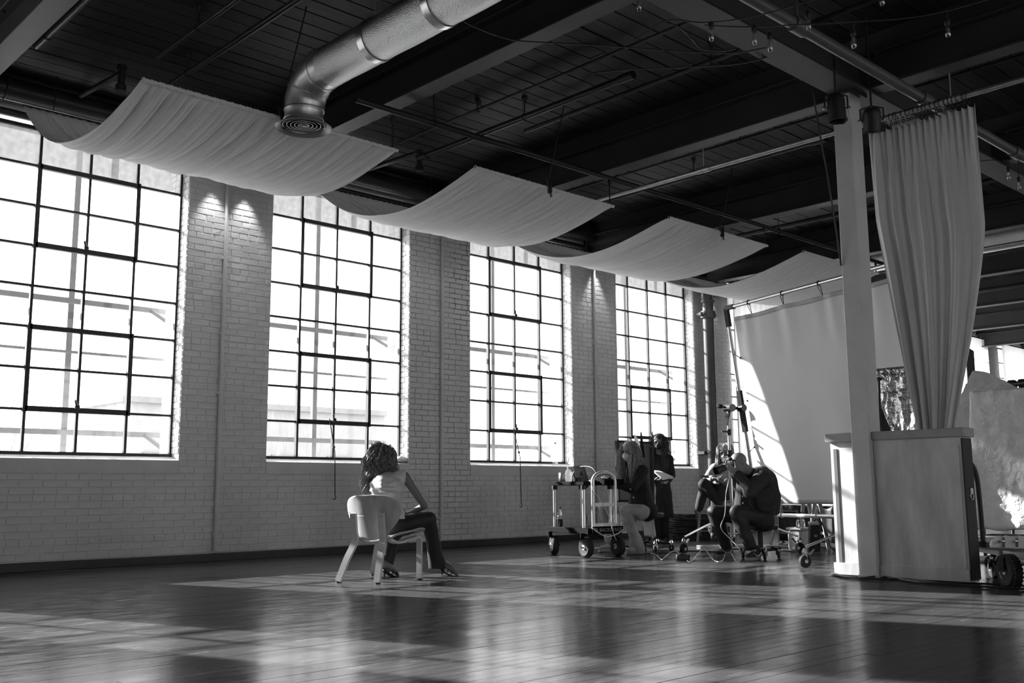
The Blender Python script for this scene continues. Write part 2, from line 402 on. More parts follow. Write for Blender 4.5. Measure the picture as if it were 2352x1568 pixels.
# ---- window wall: core, bricks, sill bands
core = MB()
yc = (YB+0.0012+YO)/2; yt = YO-YB-0.0012
core.box(((X0+X1)/2, yc, ZS/2-0.03), (X1-X0, yt, ZS-0.06))
core.box(((X0+X1)/2, yc, (ZT+0.06+5.2)/2), (X1-X0, yt, 5.2-ZT-0.06))
edges = [X0]+sum([[WLO(k), WRO(k)] for k in WIN], [])+[X1]
for i in range(0, len(edges), 2):
    if edges[i+1]-edges[i] > 0.02: core.box(((edges[i]+edges[i+1])/2, yc, (ZS-0.06+ZT+0.06)/2), (edges[i+1]-edges[i], yt, ZT+0.12-ZS))
def mortar_mat():
    m = mat('painted_mortar_wall', 0.60, 0.7, var=0.08, vscale=9.0, bump=0.4, bscale=60, bdist=0.004)
    nt = m.node_tree; N = nt.nodes; L = nt.links; b = N['Principled BSDF']
    geo = N.new('ShaderNodeNewGeometry'); sep = N.new('ShaderNodeSeparateXYZ'); L.new(geo.outputs['Position'], sep.inputs[0])
    # a patch of open, sooted joints high on the second pier
    def band(o, c, h, soft):
        s = N.new('ShaderNodeMath'); s.operation = 'SUBTRACT'; L.new(o, s.inputs[0]); s.inputs[1].default_value = c
        a = N.new('ShaderNodeMath'); a.operation = 'ABSOLUTE'; L.new(s.outputs[0], a.inputs[0])
        r = N.new('ShaderNodeMapRange'); r.inputs['From Min'].default_value = h; r.inputs['From Max'].default_value = h+soft; r.inputs['To Min'].default_value = 1; r.inputs['To Max'].default_value = 0
        L.new(a.outputs[0], r.inputs[0]); return r.outputs[0]
    bx = band(sep.outputs['X'], 9.18, 0.16, 0.22); bz = band(sep.outputs['Z'], 3.75, 0.45, 0.9)
    mu = N.new('ShaderNodeMath'); mu.operation = 'MULTIPLY'; L.new(bx, mu.inputs[0]); L.new(bz, mu.inputs[1])
    bx2 = band(sep.outputs['X'], 8.75, 0.5, 0.15); k2 = N.new('ShaderNodeMath'); k2.operation = 'MULTIPLY'; L.new(bx2, k2.inputs[0]); k2.inputs[1].default_value = 0.5
    mxx = N.new('ShaderNodeMath'); mxx.operation = 'MAXIMUM'; L.new(mu.outputs[0], mxx.inputs[0]); L.new(k2.outputs[0], mxx.inputs[1])
    n = N.new('ShaderNodeTexNoise'); n.inputs['Scale'].default_value = 6; n.inputs['Detail'].default_value = 4; L.new(geo.outputs['Position'], n.inputs['Vector'])
    r = N.new('ShaderNodeMapRange'); r.inputs['From Min'].default_value = 0.3; r.inputs['From Max'].default_value = 0.55; L.new(n.outputs[0], r.inputs[0])
    m2 = N.new('ShaderNodeMath'); m2.operation = 'MULTIPLY'; L.new(mxx.outputs[0], m2.inputs[0]); L.new(r.outputs[0], m2.inputs[1])
    old = b.inputs['Base Color'].links[0].from_socket
    mix = N.new('ShaderNodeMix'); mix.data_type = 'FLOAT'; L.new(m2.outputs[0], mix.inputs[0]); L.new(old, mix.inputs[2]); mix.inputs[3].default_value = 0.02
    L.new(mix.outputs[0], b.inputs['Base Color']); return m
wall_o = core.build('wall_back', mortar_mat(), None, smooth=False, kind='structure')
COURSE, BL, BH = 0.0735, 0.232, 0.094
bricks = []; rnd = random.Random(11)
i = 0; z = 0.095
def in_open(z0, z1): return z1 > ZS-0.05 and z0 < ZT+0.02
while z < ZC-0.02:
    z1 = min(z+COURSE, ZC)
    if z1 > ZS and z < ZT: segs = [(edges[j], edges[j+1]) for j in range(0, len(edges), 2)]
    elif z1 > 0.985 and z < ZS+0.02: segs = [(edges[j], edges[j+1]) for j in range(0, len(edges), 2)]
    else: segs = [(X0, X1)]
    head = (i % 6 == 2); step = BL/2 if head else BL
    off = (0.0 if i % 2 else BL/2)+rnd.uniform(-0.02, 0.02)
    for a, b in segs:
        if b < 2.0 or a > 27.5: 
            continue
        a = max(a, 2.0); b = min(b, 29.0)
        x = a-((a-off) % step)
        while x < b-0.01:
            p, q = max(x, a), min(x+step, b)
            if q-p > 0.03: bricks.append((p, q, z, z1, head))
            x += step
    z += COURSE; i += 1
def bscore(b):
    c = ((b[0]+b[1])/2, YB, (b[2]+b[3])/2)
    if not in_view(c, -5): return 0
    q = proj(c)
    if q[1] < 470 and not (430 < q[0] < 620): return 0
    dd = (V(c)-CO); return (b[1]-b[0])*dd.y/dd.length**3
order = sorted(range(len(bricks)), key=lambda k: -bscore(bricks[k])); near = set(order[:290])
rest = MB(); BMESH = {}
def brick_geo(mb, wd, ht, dp, o, seed):
    r = random.Random(seed); j = lambda s: r.uniform(-s, s)
    g = 0.0022; bv = 0.0065; hx, hz = wd/2-g, ht/2-g
    back = [(-hx, 0.004, -hz), (hx, 0.004, -hz), (hx, 0.004, hz), (-hx, 0.004, hz)]
    front = [(-hx+bv+j(.003), -dp+j(.0022), -hz+bv+j(.002)), (hx-bv+j(.003), -dp+j(.0022), -hz+bv+j(.002)), (hx-bv+j(.003), -dp+j(.0022), hz-bv+j(.002)), (-hx+bv+j(.003), -dp+j(.0022), hz-bv+j(.002))]
    vs = [(x+o[0], y+o[1], z+o[2]) for x, y, z in back+front]
    mb.add(vs, [(4, 5, 6, 7)]+[(k, (k+1) % 4, 4+(k+1) % 4, 4+k) for k in range(4)])
for k, b in enumerate(bricks):
    c = ((b[0]+b[1])/2, YB, (b[2]+b[3])/2); wd, ht = b[1]-b[0], b[3]-b[2]
    if k in near:
        key = (round(wd, 2), round(ht, 3), k % 6)
        if key not in BMESH:
            mb = MB(); brick_geo(mb, wd, ht, 0.0045, (0, 0, 0), k); BMESH[key] = mb.mesh('brick', M_BRICK, False)
        o = inst('brick', BMESH[key], c, wall_o)
    else: brick_geo(rest, wd, ht, 0.0045+0.0015*random.random(), c, k)
# brick ends on the window jambs (right-hand reveal, inside and outside the glass)
for k in WIN:
    xr = WL(k)+WW
    if not (4 < xr < 20): continue
    z = 0.095+COURSE*15; n = 0
    while z < ZT:
        for ya, yb_ in (((YB+0.01, YG-0.02),) if n % 2 else ((YB+0.01, YB+0.10), (YB+0.105, YG-0.02)))+((YG+0.03, YG+0.15), (YG+0.155, YO)):
            mb = rest; hy, hz = (yb_-ya)/2-0.003, COURSE/2-0.004; cy, cz = (ya+yb_)/2, z+COURSE/2; d = 0.004+0.003*random.random()
            mb.add([(xr, cy-hy, cz-hz), (xr, cy+hy, cz-hz), (xr, cy+hy, cz+hz), (xr, cy-hy, cz+hz)]+[(xr-d, cy+a*(hy-.004), cz+b_*(hz-.004)) for a, b_ in ((-1, -1), (1, -1), (1, 1), (-1, 1))],
                   [(7, 6, 5, 4)]+[(4+q, 4+(q+1) % 4, (q+1) % 4, q) for q in range(4)])
        z += COURSE; n += 1
rest.build('brickwork', M_BRICK, wall_o, smooth=False, kind='stuff')
# sills: a smooth cast band under every window
for n, k in enumerate(WIN):
    a, b = WLO(k), WRO(k)
    mb = MB(); mb.prism([(YB-0.012, 0.985), (YG, 0.985), (YG, ZS), (YG-0.03, ZS), (YB-0.012, ZS-0.045)], (((a+b)/2), 0, 0), V((0, 1, 0)), V((0, 0, 1)), b-a)
    mb.build('trim_%d' % (n+1), M_PLASTER, None, smooth=False, kind='structure')
MB().box(((X0+X1)/2, YB-0.02, 0.045), (X1-X0, 0.05, 0.09), bev=0.006).build('baseboard_back', M_DARKTRIM, None, kind='structure')

# ---- windows
G_CLEAR = glass_mat('window_glass', 0.95, 0.012, 0.6)
G_WIRED = glass_mat('wired_glass', 0.8, 0.72, 0.13)
ROWZ = [4.23-0.4325*i for i in range(8)]
PANEM = {}
pw, ph = WW/4, 0.4325
for nm, gm, hh in (('window_pane', G_CLEAR, ph), ('wired_window_pane', G_WIRED, ZT-4.23)):
    PANEM[nm] = MB().box((0, 0, 0), (pw-0.012, 0.005, hh-0.012)).mesh(nm, gm, False)
VB = MB().box((0, 0, 0), (0.028, 0.045, ZT-ZS)).mesh('upright_bar', M_FRAME, False)
HB = MB().box((0, 0, 0), (WW, 0.04, 0.024)).mesh('cross_bar', M_FRAME, False)
def window(n, k):
    a = WL(k); f = MB(); near_ = 1 <= k <= 5
    if k == 0:
        a, b_ = WLO(0), WRO(0)
        for xx in (a+.02, (a+b_)/2, b_-.02): f.box((xx, YG, (ZS+ZT)/2), (0.035, 0.05, ZT-ZS))
        for zz in ROWZ+[ZT-.02]: f.box(((a+b_)/2, YG, zz), (b_-a, 0.045, 0.03))
        return f.build('window_%d' % n, M_FRAME, None, smooth=False, kind='structure')
    for xx in (a+0.012, a+WW-0.008): f.box((xx, YG, (ZS+ZT)/2), (0.034, 0.05, ZT-ZS), bev=0.004)
    for zz in (ZS+0.015, ZT-0.02): f.box((a+WW/2, YG, zz), (WW, 0.06, 0.035), bev=0.004)
    wo = f.build('window_%d' % n, M_FRAME, None, kind='structure')
    for j in range(1, 4): inst('upright_bar', VB, (a+pw*j, YG, (ZS+ZT)/2), wo)
    for zz in ROWZ[:7]: inst('cross_bar', HB, (a+WW/2, YG, zz), wo)
    if near_:
        for c in range(4):
            inst('wired_pane', PANEM['wired_window_pane'], (a+pw*(c+.5), YG, (ZT+4.23)/2), wo)
            for r_ in range(7): inst('pane', PANEM['window_pane'], (a+pw*(c+.5), YG, ROWZ[r_]-ph/2), wo)
        for (r0, r1) in (((0, 2), (4, 6)) if k != 4 else ((4, 6),)):
            s = MB(); xa, xb, zt, zb = a+pw-0.004, a+3*pw+0.004, ROWZ[r0]-0.0, ROWZ[r1]
            s.box((xa, YG-0.022, (zt+zb)/2), (0.046, 0.05, zt-zb+0.05)); s.box((xb, YG-0.022, (zt+zb)/2), (0.046, 0.05, zt-zb+0.05))
            s.box(((xa+xb)/2, YG-0.022, zt-0.006), (xb-xa, 0.05, 0.05)); s.box(((xa+xb)/2, YG-0.022, zb+0.006), (xb-xa, 0.05, 0.055))
            so = s.build('vent_sash', M_FRAME, wo, smooth=False)
            h = MB(); h.box((a+2*pw-0.02, YG-0.06, zb+0.04), (0.05, 0.05, 0.05), bev=0.01); h.bar((a+2*pw-0.02, YG-0.06, zb+0.05), (a+2*pw-0.05, YG-0.09, zb+0.11), 0.018, 0.018)
            h.build('latch', M_FRAME, so)
            for xx in (xa, xb):
                MB().ball((xx, YG-0.055, (zt+zb)/2+0.02), (0.014, 0.012, 0.03)).build('pivot', M_FRAME, so)
    else:
        g = MB()
        for c in range(4):
            for r_ in range(8):
                zt = ROWZ[r_]; hh = ph if r_ < 7 else 0
                if hh: g.box((a+pw*(c+.5), YG, zt-ph/2), (pw-.012, .005, ph-.012))
            g.box((a+pw*(c+.5), YG, (ZT+4.23)/2), (pw-.012, .005, ZT-4.24))
        g.build('panes', G_CLEAR, wo, smooth=False, kind='stuff')
    return wo
for n, k in enumerate(WIN): window(n+1, k)
# portals in the window openings guide the sky light indoors
for k in WIN[:8]:
    li = bpy.data.lights.new('window_portal', 'AREA'); li.shape = 'RECTANGLE'; li.size = WW; li.size_y = ZT-ZS; li.cycles.is_portal = True
    lo = bpy.data.objects.new('window_portal', li); C.objects.link(lo); lo.location = (WL(k)+WW/2, YO+0.02, (ZS+ZT)/2); lo.rotation_euler = (-PI/2, 0, 0)

# ---- the other three walls; unseen windows are added opposite to fill the room with light
fw = MB(); FWIN = [X0+1.2+6.448*k for k in range(6)]
FZ0, FZ1, FWW = 1.2, 4.2, 2.13
fe = [X0]+sum([[a, a+FWW] for a in FWIN], [])+[X1]
fw.box(((X0+X1)/2, YF-0.2, FZ0/2), (X1-X0, 0.4, FZ0)); fw.box(((X0+X1)/2, YF-0.2, (FZ1+5.2)/2), (X1-X0, 0.4, 5.2-FZ1))
for i in range(0, len(fe), 2):
    if fe[i+1]-fe[i] > .02: fw.box(((fe[i]+fe[i+1])/2, YF-0.2, (FZ0+FZ1)/2), (fe[i+1]-fe[i], 0.4, FZ1-FZ0))
fw.build('wall_front', M_BRICK, None, smooth=False, kind='structure')
for n, a in enumerate(FWIN):
    f = MB()
    for j in range(5): f.box((a+FWW*j/4, YF-0.2, (FZ0+FZ1)/2), (0.035, 0.05, FZ1-FZ0))
    for j in range(8): f.box((a+FWW/2, YF-0.2, FZ0+(FZ1-FZ0)*j/7), (FWW, 0.05, 0.03))
    f.build('window_%d' % (20+n), M_FRAME, None, smooth=False, kind='structure')
    li = bpy.data.lights.new('window_portal', 'AREA'); li.shape = 'RECTANGLE'; li.size = FWW; li.size_y = FZ1-FZ0; li.cycles.is_portal = True
    lo = bpy.data.objects.new('window_portal', li); C.objects.link(lo); lo.location = (a+FWW/2, YF-0.42, (FZ0+FZ1)/2); lo.rotation_euler = (PI/2, 0, 0)
MB().box((X0-0.1, (YF+YB)/2, 2.5), (0.2, YB-YF+1, 5.4)).build('wall_left', M_BRICK, None, smooth=False, kind='structure')
MB().box((X1+0.1, (YF+YB)/2, 2.5), (0.2, YB-YF+1, 5.4)).build('wall_right', mat('dark_end_wall', 0.12, 0.7, var=.2), None, smooth=False, kind='structure')
MB().box(((X0+X1)/2, (YF+YO)/2, 5.3), (X1-X0+1, YO-YF+1.2, 0.2)).build('roof', M_NAILER, None, smooth=False, kind='structure')

# ---- steel beams across the room and the girder on the column line
ZB = 4.46
def ibeam(name, x, label=None):
    mb = MB(); y0, y1 = YF, YB
    mb.box((x, (y0+y1)/2, ZB+0.012), (0.20, y1-y0, 0.024), bev=0.004); mb.box((x, (y0+y1)/2, ZB+0.348), (0.20, y1-y0, 0.024), bev=0.004)
    mb.box((x, (y0+y1)/2, ZB+0.18), (0.012, y1-y0, 0.32))
    o = mb.build(name, M_BEAM, None, smooth=False, kind='structure')
    MB().box((x, (y0+y1)/2, (ZB+0.36+ZC)/2), (0.13, y1-y0, ZC-ZB-0.36)).build('timber_nailer', M_NAILER, o, smooth=False)
    b = MB()
    for j in range(14): b.lathe((x-0.07, y0+0.9+j*1.15, ZB+0.336), (0, 0, -1), [(0.016, 0), (0.016, 0.014), (0.006, 0.02)], 6)
    b.build('bolts', M_BEAM, o, kind='stuff')
BX = [2.42+3.12*k for k in range(-2, 10)]
for x in BX: ibeam('beam', x)
g = MB(); gy = 4.32
g.box(((X0+X1)/2, gy, ZB-0.012), (X1-X0, 0.30, 0.024), bev=0.004); g.box(((X0+X1)/2, gy, ZB+0.17), (X1-X0, 0.03, 0.34))
g.build('girder', M_BEAM, None, smooth=False, kind='structure')
# ---- columns on the girder line
def column(x, y, cap=True):
    mb = MB(); mb.box((x, y, ZB/2), (0.215, 0.176, ZB), bev=0.008)
    o = mb.build('column', M_WHITE, None, smooth=False, kind='structure')
    c = MB(); c.box((x-0.005, y, 4.34), (0.22, 0.19, 0.30), bev=0.01)
    MB().box((x, y, ZB-0.03), (0.30, 0.27, 0.03), bev=0.004).build('cap_plate', M_BEAM, o)
    b = MB()
    for dy in (-.05, .05):
        for dz in (0, 0.1): b.lathe((x-0.108, y+dy, 4.22+dz), (-1, 0, 0), [(0.016, 0), (0.016, 0.01), (0.004, 0.016)], 8)
    b.build('bolts', M_WHITE, o, kind='stuff')
    MB().box((x, y, 0.012), (0.225, 0.186, 0.024), bev=0.004).build('base_plate', M_WHITE, o)
COLX, COLY = 8.5035, 4.375
column(COLX, COLY); 
for k in (3,): column(COLX+6.24*k, COLY)
# ================================================================== OUTSIDE
M_GUARD = mat('grey_guard_steel', 0.16, 0.6, var=.15)
M_SNOW = mat('pale_ground', 0.45, 0.9, var=.2, vscale=.3)
M_SHED = mat('shed_cladding', 0.24, 0.8, var=.1, vscale=2)
M_TWIG = mat('bare_twigs', 0.2, 0.8)
MB().box((20, 70, -0.45), (260, 120, 0.3)).build('ground', M_SNOW, None, kind='structure')
t = thing('guard_rail', 'grey steel guard rail with three rails running outside the tall windows', 'guard rail', (3, 11.5, 0))
for z, r in ((2.92, .030), (2.34, .014), (1.44, .030)):
    MB().box((11, 11.5, z), (33, 0.04, 2*r)).build('rail', M_GUARD, t, smooth=False)
for k in range(-1, 9): MB().box((4.03+PITCHW*k, 11.54, 2.2), (0.065, 0.05, 5.2)).build('post', M_GUARD, t, smooth=False)
for k in range(0, 7):
    x = WL(k)+WW-0.06
    for z in (2.92, 1.44): MB().bar((x-0.02, 11.5, z), (x+0.09, 11.26, z-0.16), 0.04, 0.04).build('bracket', M_GUARD, t, smooth=False)  # slanted bars stand in for diagonal shade on the outer jambs
t = thing('shed', 'low flat-roofed outbuilding seen through the lower panes of the windows', 'building', (19.5, 38, -.3))
MB().box((20.2, 38.5, 1.85), (11.4, 6, 4.3)).build('wall', M_SHED, t, smooth=False)
MB().box((20.2, 38.5, 4.08), (11.8, 6.4, 0.22)).build('roof', M_GUARD, t, smooth=False)
for k in range(4): MB().box((15.8+2.6*k, 35.46, 1.5), (1.2, 0.1, 1.4)).build('window', M_GUARD, t, smooth=False)
MB().box((23.6, 35.46, 0.75), (1.1, 0.1, 2.1)).build('door', M_GUARD, t, smooth=False)
rnd = random.Random(21)
for n, (x, y, h, nb, wh) in enumerate(((4.1, 13.2, 3.2, 20, 'bare thin shrub with long stems outside the leftmost tall window'), (6.6, 13.6, 1.6, 16, 'low bare twiggy shrub outside the pier between the first two windows'),
                                   (8.6, 13.9, 2.2, 22, 'dense bare shrub outside the window behind the seated model'), (13.4, 14.2, 1.5, 12, 'small bare shrub outside the third window'))):
    t = thing('bare_shrub', wh, 'shrub', (x, y, -.3), 'bare shrubs outside')
    for k in range(nb):
        a = rnd.uniform(0, 2*PI); hh = h*rnd.uniform(.5, 1.05); lean = rnd.uniform(.1, .9)
        p0 = V((x+rnd.gauss(0, .3), y+rnd.gauss(0, .15), -.3)); pts = [p0]
        for s in range(1, 6): pts.append(p0+V((math.cos(a)*lean*s/5*hh*.5+rnd.gauss(0, .05), math.sin(a)*lean*s/5*.3, hh*s/5*1.1)))
        MB().tube(curve_pts(pts, 3), [0.008*(1-i/18) for i in range(16)], 4).build('branch', M_TWIG, t)

# ================================================================== CEILING FIXTURES
# ---- four fabric swags slung between battens
def swag(x0, x1, zf, yf, zb, label, seed):
    yb = 10.32; t = thing('fabric_swag', label, 'swag', ((x0+x1)/2, yf, zf), 'white fabric swags under the ceiling')
    r = random.Random(seed); W = x1-x0
    waves = [(r.uniform(5, 26), r.uniform(0, 6.3), r.uniform(-2.4, 1.2), r.uniform(.4, 1.0)) for _ in range(8)]
    NF = W*6.2; amps = [r.uniform(.35, 1.0) for _ in range(60)]
    def fn(u, v):
        y = yb+(yf-yb)*v; z = zb+(zf-zb)*v-0.44*math.sin(PI*v**0.85)
        e = min(1, v*6)*min(1, (1-v)*12)
        n = noise.noise(V((u*5+seed, v*1.3, seed)))
        ph = NF*u+.8*math.sin(u*7+seed)+.55*n+(.9*(v-.5)*math.sin(u*4+seed*2))+2
        k = int(ph); fr = ph-k; am = amps[k]*(1-fr)+amps[k+1]*fr
        fold = am*(abs(math.sin(PI*ph))**.55-.6)
        ph2 = NF*2.7*u+n*1.5+v*.8; fold2 = .28*(abs(math.sin(PI*ph2))-.6)*(.4+.6*abs(v-.5)*2)
        gath = math.sin(u*W*75+n*5)*0.006*(math.exp(-((1-v)/.05)**2)+math.exp(-(v/.05)**2))
        edge = 0.012*math.sin(v*9+seed)*(1-min(1, min(u, 1-u)*10)); ed = min(1, min(u, 1-u)*14)
        return V((x0+W*u+edge+0.012*n*e, y, z-0.125*(fold+fold2)*e*(.25+.75*ed)+gath))
    c = MB().grid(fn, 330, 48).build('cloth', M_CLOTH, t, angle=180, solid=0.003)
    for (yy, zz) in ((yf, zf), (yb, zb)):
        MB().cyl((x0+0.01, yy, zz+0.004), (x1-0.01, yy, zz+0.004), 0.013, n=8).build('batten', M_BLACK, t)
    # rod pocket: a thin ruffled sleeve around the front batten
    def pk(u, v):
        a = 2*PI*v; rr = 0.017+0.0022*math.sin(u*W*190)+0.002*math.sin(u*W*83+1)
        return V((x0+W*u, yf+rr*math.cos(a), zf+0.004+rr*math.sin(a)))
    MB().grid(pk, 420, 8).build('rod_pocket', M_CLOTH, t, angle=180)
    xm = x0+W*0.49; h = MB(); h.tube([(xm, yf, zf+0.02), (xm+0.14, yf-0.16, ZC-0.02)], 0.006, 6); h.build('hanging_wire', M_BLACK, t)
    cl = MB()
    cl.ring((xm, yf, zf+0.06), (1, 0, 0), 0.022, 0.006, 12, 6); cl.box((xm+0.02, yf-.02, zf+0.0), (0.03, 0.05, 0.12), bev=.006); cl.bar((xm-.03, yf-.02, zf+.09), (xm+.03, yf-.03, zf-.10), 0.016, 0.016); cl.bar((xm+.05, yf-.02, zf+.08), (xm-.01, yf-.03, zf-.06), 0.014, 0.014)
    cl.build('clamp', M_BLACK, t)
    h2 = MB(); xe = x1-0.06; h2.tube([(xe, yf, zf+.02), (xe, yf, 4.30)], 0.008, 6); h2.lathe((xe, yf, 4.22), (0, 0, 1), [(.012, 0), (.02, .03), (.02, .07)], 8); h2.build('drop_rod', M_BLACK, t)
    for xx in (x0+.3, x1-.3): MB().tube([(xx, yb, zb+.02), (xx, yb-.06, ZC-.01)], 0.006, 6).build('rear_drop_rod', M_BLACK, t)
    return t
swag(3.02, 5.50, 3.965, 7.38, 4.62, 'white fabric swag nearest the camera, hung below the silver duct', 1)
swag(6.40, 8.52, 3.985, 7.30, 4.50, 'second white fabric swag, in front of the stained brick pier', 2)
swag(9.50, 11.66, 4.03, 7.26, 4.46, 'third white fabric swag, above the seated woman at the cart', 3)
swag(12.62, 14.85, 4.11, 7.28, 4.44, 'farthest white fabric swag, above the backdrop frame', 4)

# ---- spiral foil duct with its round diffuser
M_FOIL = mat('duct_foil', 0.66, 0.29, metal=1.0, bump=1.0, bscale=110, bdist=0.006, var=.05)
M_TAPE = mat('foil_tape', 0.7, 0.3, metal=1.0, bump=0.3, bscale=25, bdist=.004)
M_DIFF = mat('diffuser_enamel', 0.22, 0.35)
def duct_run(x, z, r, yend, label, elbow=True, tr=None):
    tr = tr or r
    t = thing('air_duct', label, 'duct', (x, yend, z))
    n = 60; pts = [(x, YF+0.3+(yend-0.38-YF-0.3)*i/n, z) for i in range(n+1)]
    MB().tube(pts, [tr*(1+.012*math.sin(i*2.1)) for i in range(n+1)], 40).build('trunk', M_FOIL, t, angle=70)
    tp = MB()
    for yy in (yend-1.05, yend-1.85, yend-2.75, yend-3.9, yend-5.4):
        tp.tube([(x, yy-.035, z), (x, yy+.035, z)], tr+.006, 40, caps=False)
    tp.build('tape_bands', M_TAPE, t, kind='stuff')
    if elbow:
        el = MB(); el.tube([(x, yend-.40, z), (x, yend-.30, z), (x, yend-.16, z-.03), (x, yend-.06, z-.10), (x, yend-.01, z-.19), (x, yend, z-.28)], [tr*1.01, tr*1.01, tr*1.01, tr*1.01, r*.90, r*.88], 36)
        for (p, q) in (((x, yend-.30, z), (x, yend-.28, z)), ((x, yend-.06, z-.10), (x, yend-.05, z-.12))): el.tube([p, q], tr*1.05, 36)
        el.build('elbow', M_STEEL, t, angle=50)
        nk = MB(); nk.lathe((x, yend, z-.26), (0, 0, -1), [(r*.88, 0), (r*.90, .02), (r*.86, .03), (r*.86, .10), (r*.9, .105), (r*.86, .115), (r*.88, .16)], 36, caps=False); nk.build('neck', M_STEEL, t)
        zz = z-.42; df = MB(); df.lathe((x, yend, zz+.03), (0, 0, -1), [(r*.86, -.03), (r*.95, 0), (r*1.2, .03), (r*1.24, .035), (r*1.2, .045), (r*1.02, .02)], 40, caps=False)
        dfo = df.build('diffuser', M_DIFF, t)
        for k in range(5):
            ro = r*(.98-.17*k); MB().lathe((x, yend, zz+.02), (0, 0, -1), [(ro-.030, -.035), (ro-.022, -.02), (ro-.012, .004), (ro-.008, .008), (ro-.014, .008), (ro-.026, -.018)], 36, caps=False).build('louvre_ring', M_DIFF, dfo)
        MB().lathe((x, yend, zz+.02), (0, 0, -1), [(.03, -.03), (.045, 0), (.02, .012), (0, .014)], 20).build('diffuser_boss', M_DIFF, dfo)
        MB().lathe((x, yend, z-.40), (0, 0, -1), [(0, 0), (r*.85, 0)], 24).build('throat', M_BLACK, t)
    st = MB()
    for yy in (yend-1.05, yend-3.9, yend-7): st.box((x, yy, (z+ZC)/2+.1), (.03, .02, ZC-z-.2+.2))
    st.build('hanger_straps', M_STEEL, t, kind='stuff')
    return t
duct_run(4.345, 4.275, 0.192, 7.17, 'silver foil-wrapped round air duct with a round diffuser above the near swag', tr=.170)
duct_run(16.3, 4.70, 0.215, 9.2, 'silver foil air duct in the far bay, right of the gathered curtain', elbow=False)

# ---- sprinkler and hanging pipes
def pipe(name, label, a, b, r, m, hang=(), cat='pipe', group=None, collars=()):
    t = thing(name, label, cat, a, group); a = V(a); b = V(b)
    MB().cyl(a, b, r, n=12).build('run', m, t)
    for f in hang:
        p = a.lerp(b, f); h = MB(); h.tube([p+V((0, 0, r)), (p.x, p.y, ZC-.01)], 0.007, 6); h.ring(p, b-a, r+.006, .005, 14, 5); h.lathe((p.x, p.y, ZC-.005), (0, 0, -1), [(.035, 0), (.03, .02), (.01, .06)], 10)
        h.build('hanger', m, t)
    for f in collars:
        p = a.lerp(b, f); d = (b-a).normalized(); MB().cyl(p-d*.09, p+d*.09, r*1.3, n=12).build('collar', m, t)
    return t
pipe('sprinkler_pipe', 'thin dark ceiling pipe at the far upper left, shorter than its neighbour', (3.7, 8.72, 4.8), (3.7, -5, 4.8), .022, M_PIPE, (.06, .4))
pipe('sprinkler_pipe', 'dark ceiling pipe reaching the top of the near swag', (4.07, 9.6, 4.8), (4.07, -5, 4.8), .028, M_PIPE, (.05, .35))
pipe('sprinkler_pipe', 'dark ceiling pipe in the upper left corner by the first beam', (2.78, 9.2, 4.8), (2.78, -5, 4.8), .04, M_PIPE, (.02, .4))
pipe('sprinkler_pipe', 'black ceiling pipe with a capped near end between the first two beams', (7.26, 9.3, 4.78), (7.26, 5.95, 4.78), .034, M_PIPE, (.55,), collars=(.98, .02))
pipe('sprinkler_pipe', 'thin black conduit left of the capped ceiling pipe', (6.95, 9.3, 4.9), (6.95, -5, 4.9), .016, M_PIPE, (.1, .3))
pipe('sprinkler_pipe', 'dark short-ended ceiling pipe right of the capped pipe', (7.64, 7.85, 4.82), (7.64, -5, 4.82), .024, M_PIPE, (.2,))
pipe('sprinkler_pipe', 'black ceiling pipe between the second and third beams', (10.3, 9.3, 4.78), (10.3, 5.6, 4.78), .034, M_PIPE, (.5,), collars=(.98,))
pipe('sprinkler_pipe', 'thin black conduit between the second and third beams', (9.85, 9.3, 4.88), (9.85, -5, 4.88), .016, M_PIPE, (.2,))
pipe('sprinkler_pipe', 'black ceiling pipe beyond the third beam', (13.4, 9.3, 4.78), (13.4, 3.0, 4.78), .034, M_PIPE, (.5,))
for n, x in enumerate((16.9, 20.1)): pipe('sprinkler_pipe', ('black ceiling pipe beside the far foil duct', 'black ceiling pipe in the farthest bays')[n], (x, 9.3, 4.6), (x, 2.0, 4.6), .034, M_PIPE, (.5,))
t = pipe('truss_bar', 'long black square bar under the beams carrying the swags', (5.0, 7.36, 4.34), (16.5, 7.36, 4.34), .03, M_BLACK, (.08, .62), 'bar')
M_SPIPE = mat('service_pipe_paint', .09, .45)
pipe('service_pipe', 'pale-edged service pipe running beside the girder', (X0+.2, 3.80, 4.33), (X1-.2, 3.80, 4.33), .05, M_SPIPE, (.3, .5, .7), collars=(.30, .36, .42))
pipe('curtain_rail', 'long steel curtain rail running across the room behind the column', (8.78, -5.0, 4.22), (8.78, 9.2, 4.22), .026, M_STEEL, (.60, .79), 'curtain rail', collars=(.60, .79))
pipe('curtain_rail', 'second steel curtain rail in the far bay', (15.2, -2.0, 4.3), (15.2, 9.2, 4.3), .026, M_STEEL, (.5,), 'curtain rail', collars=(.45,))
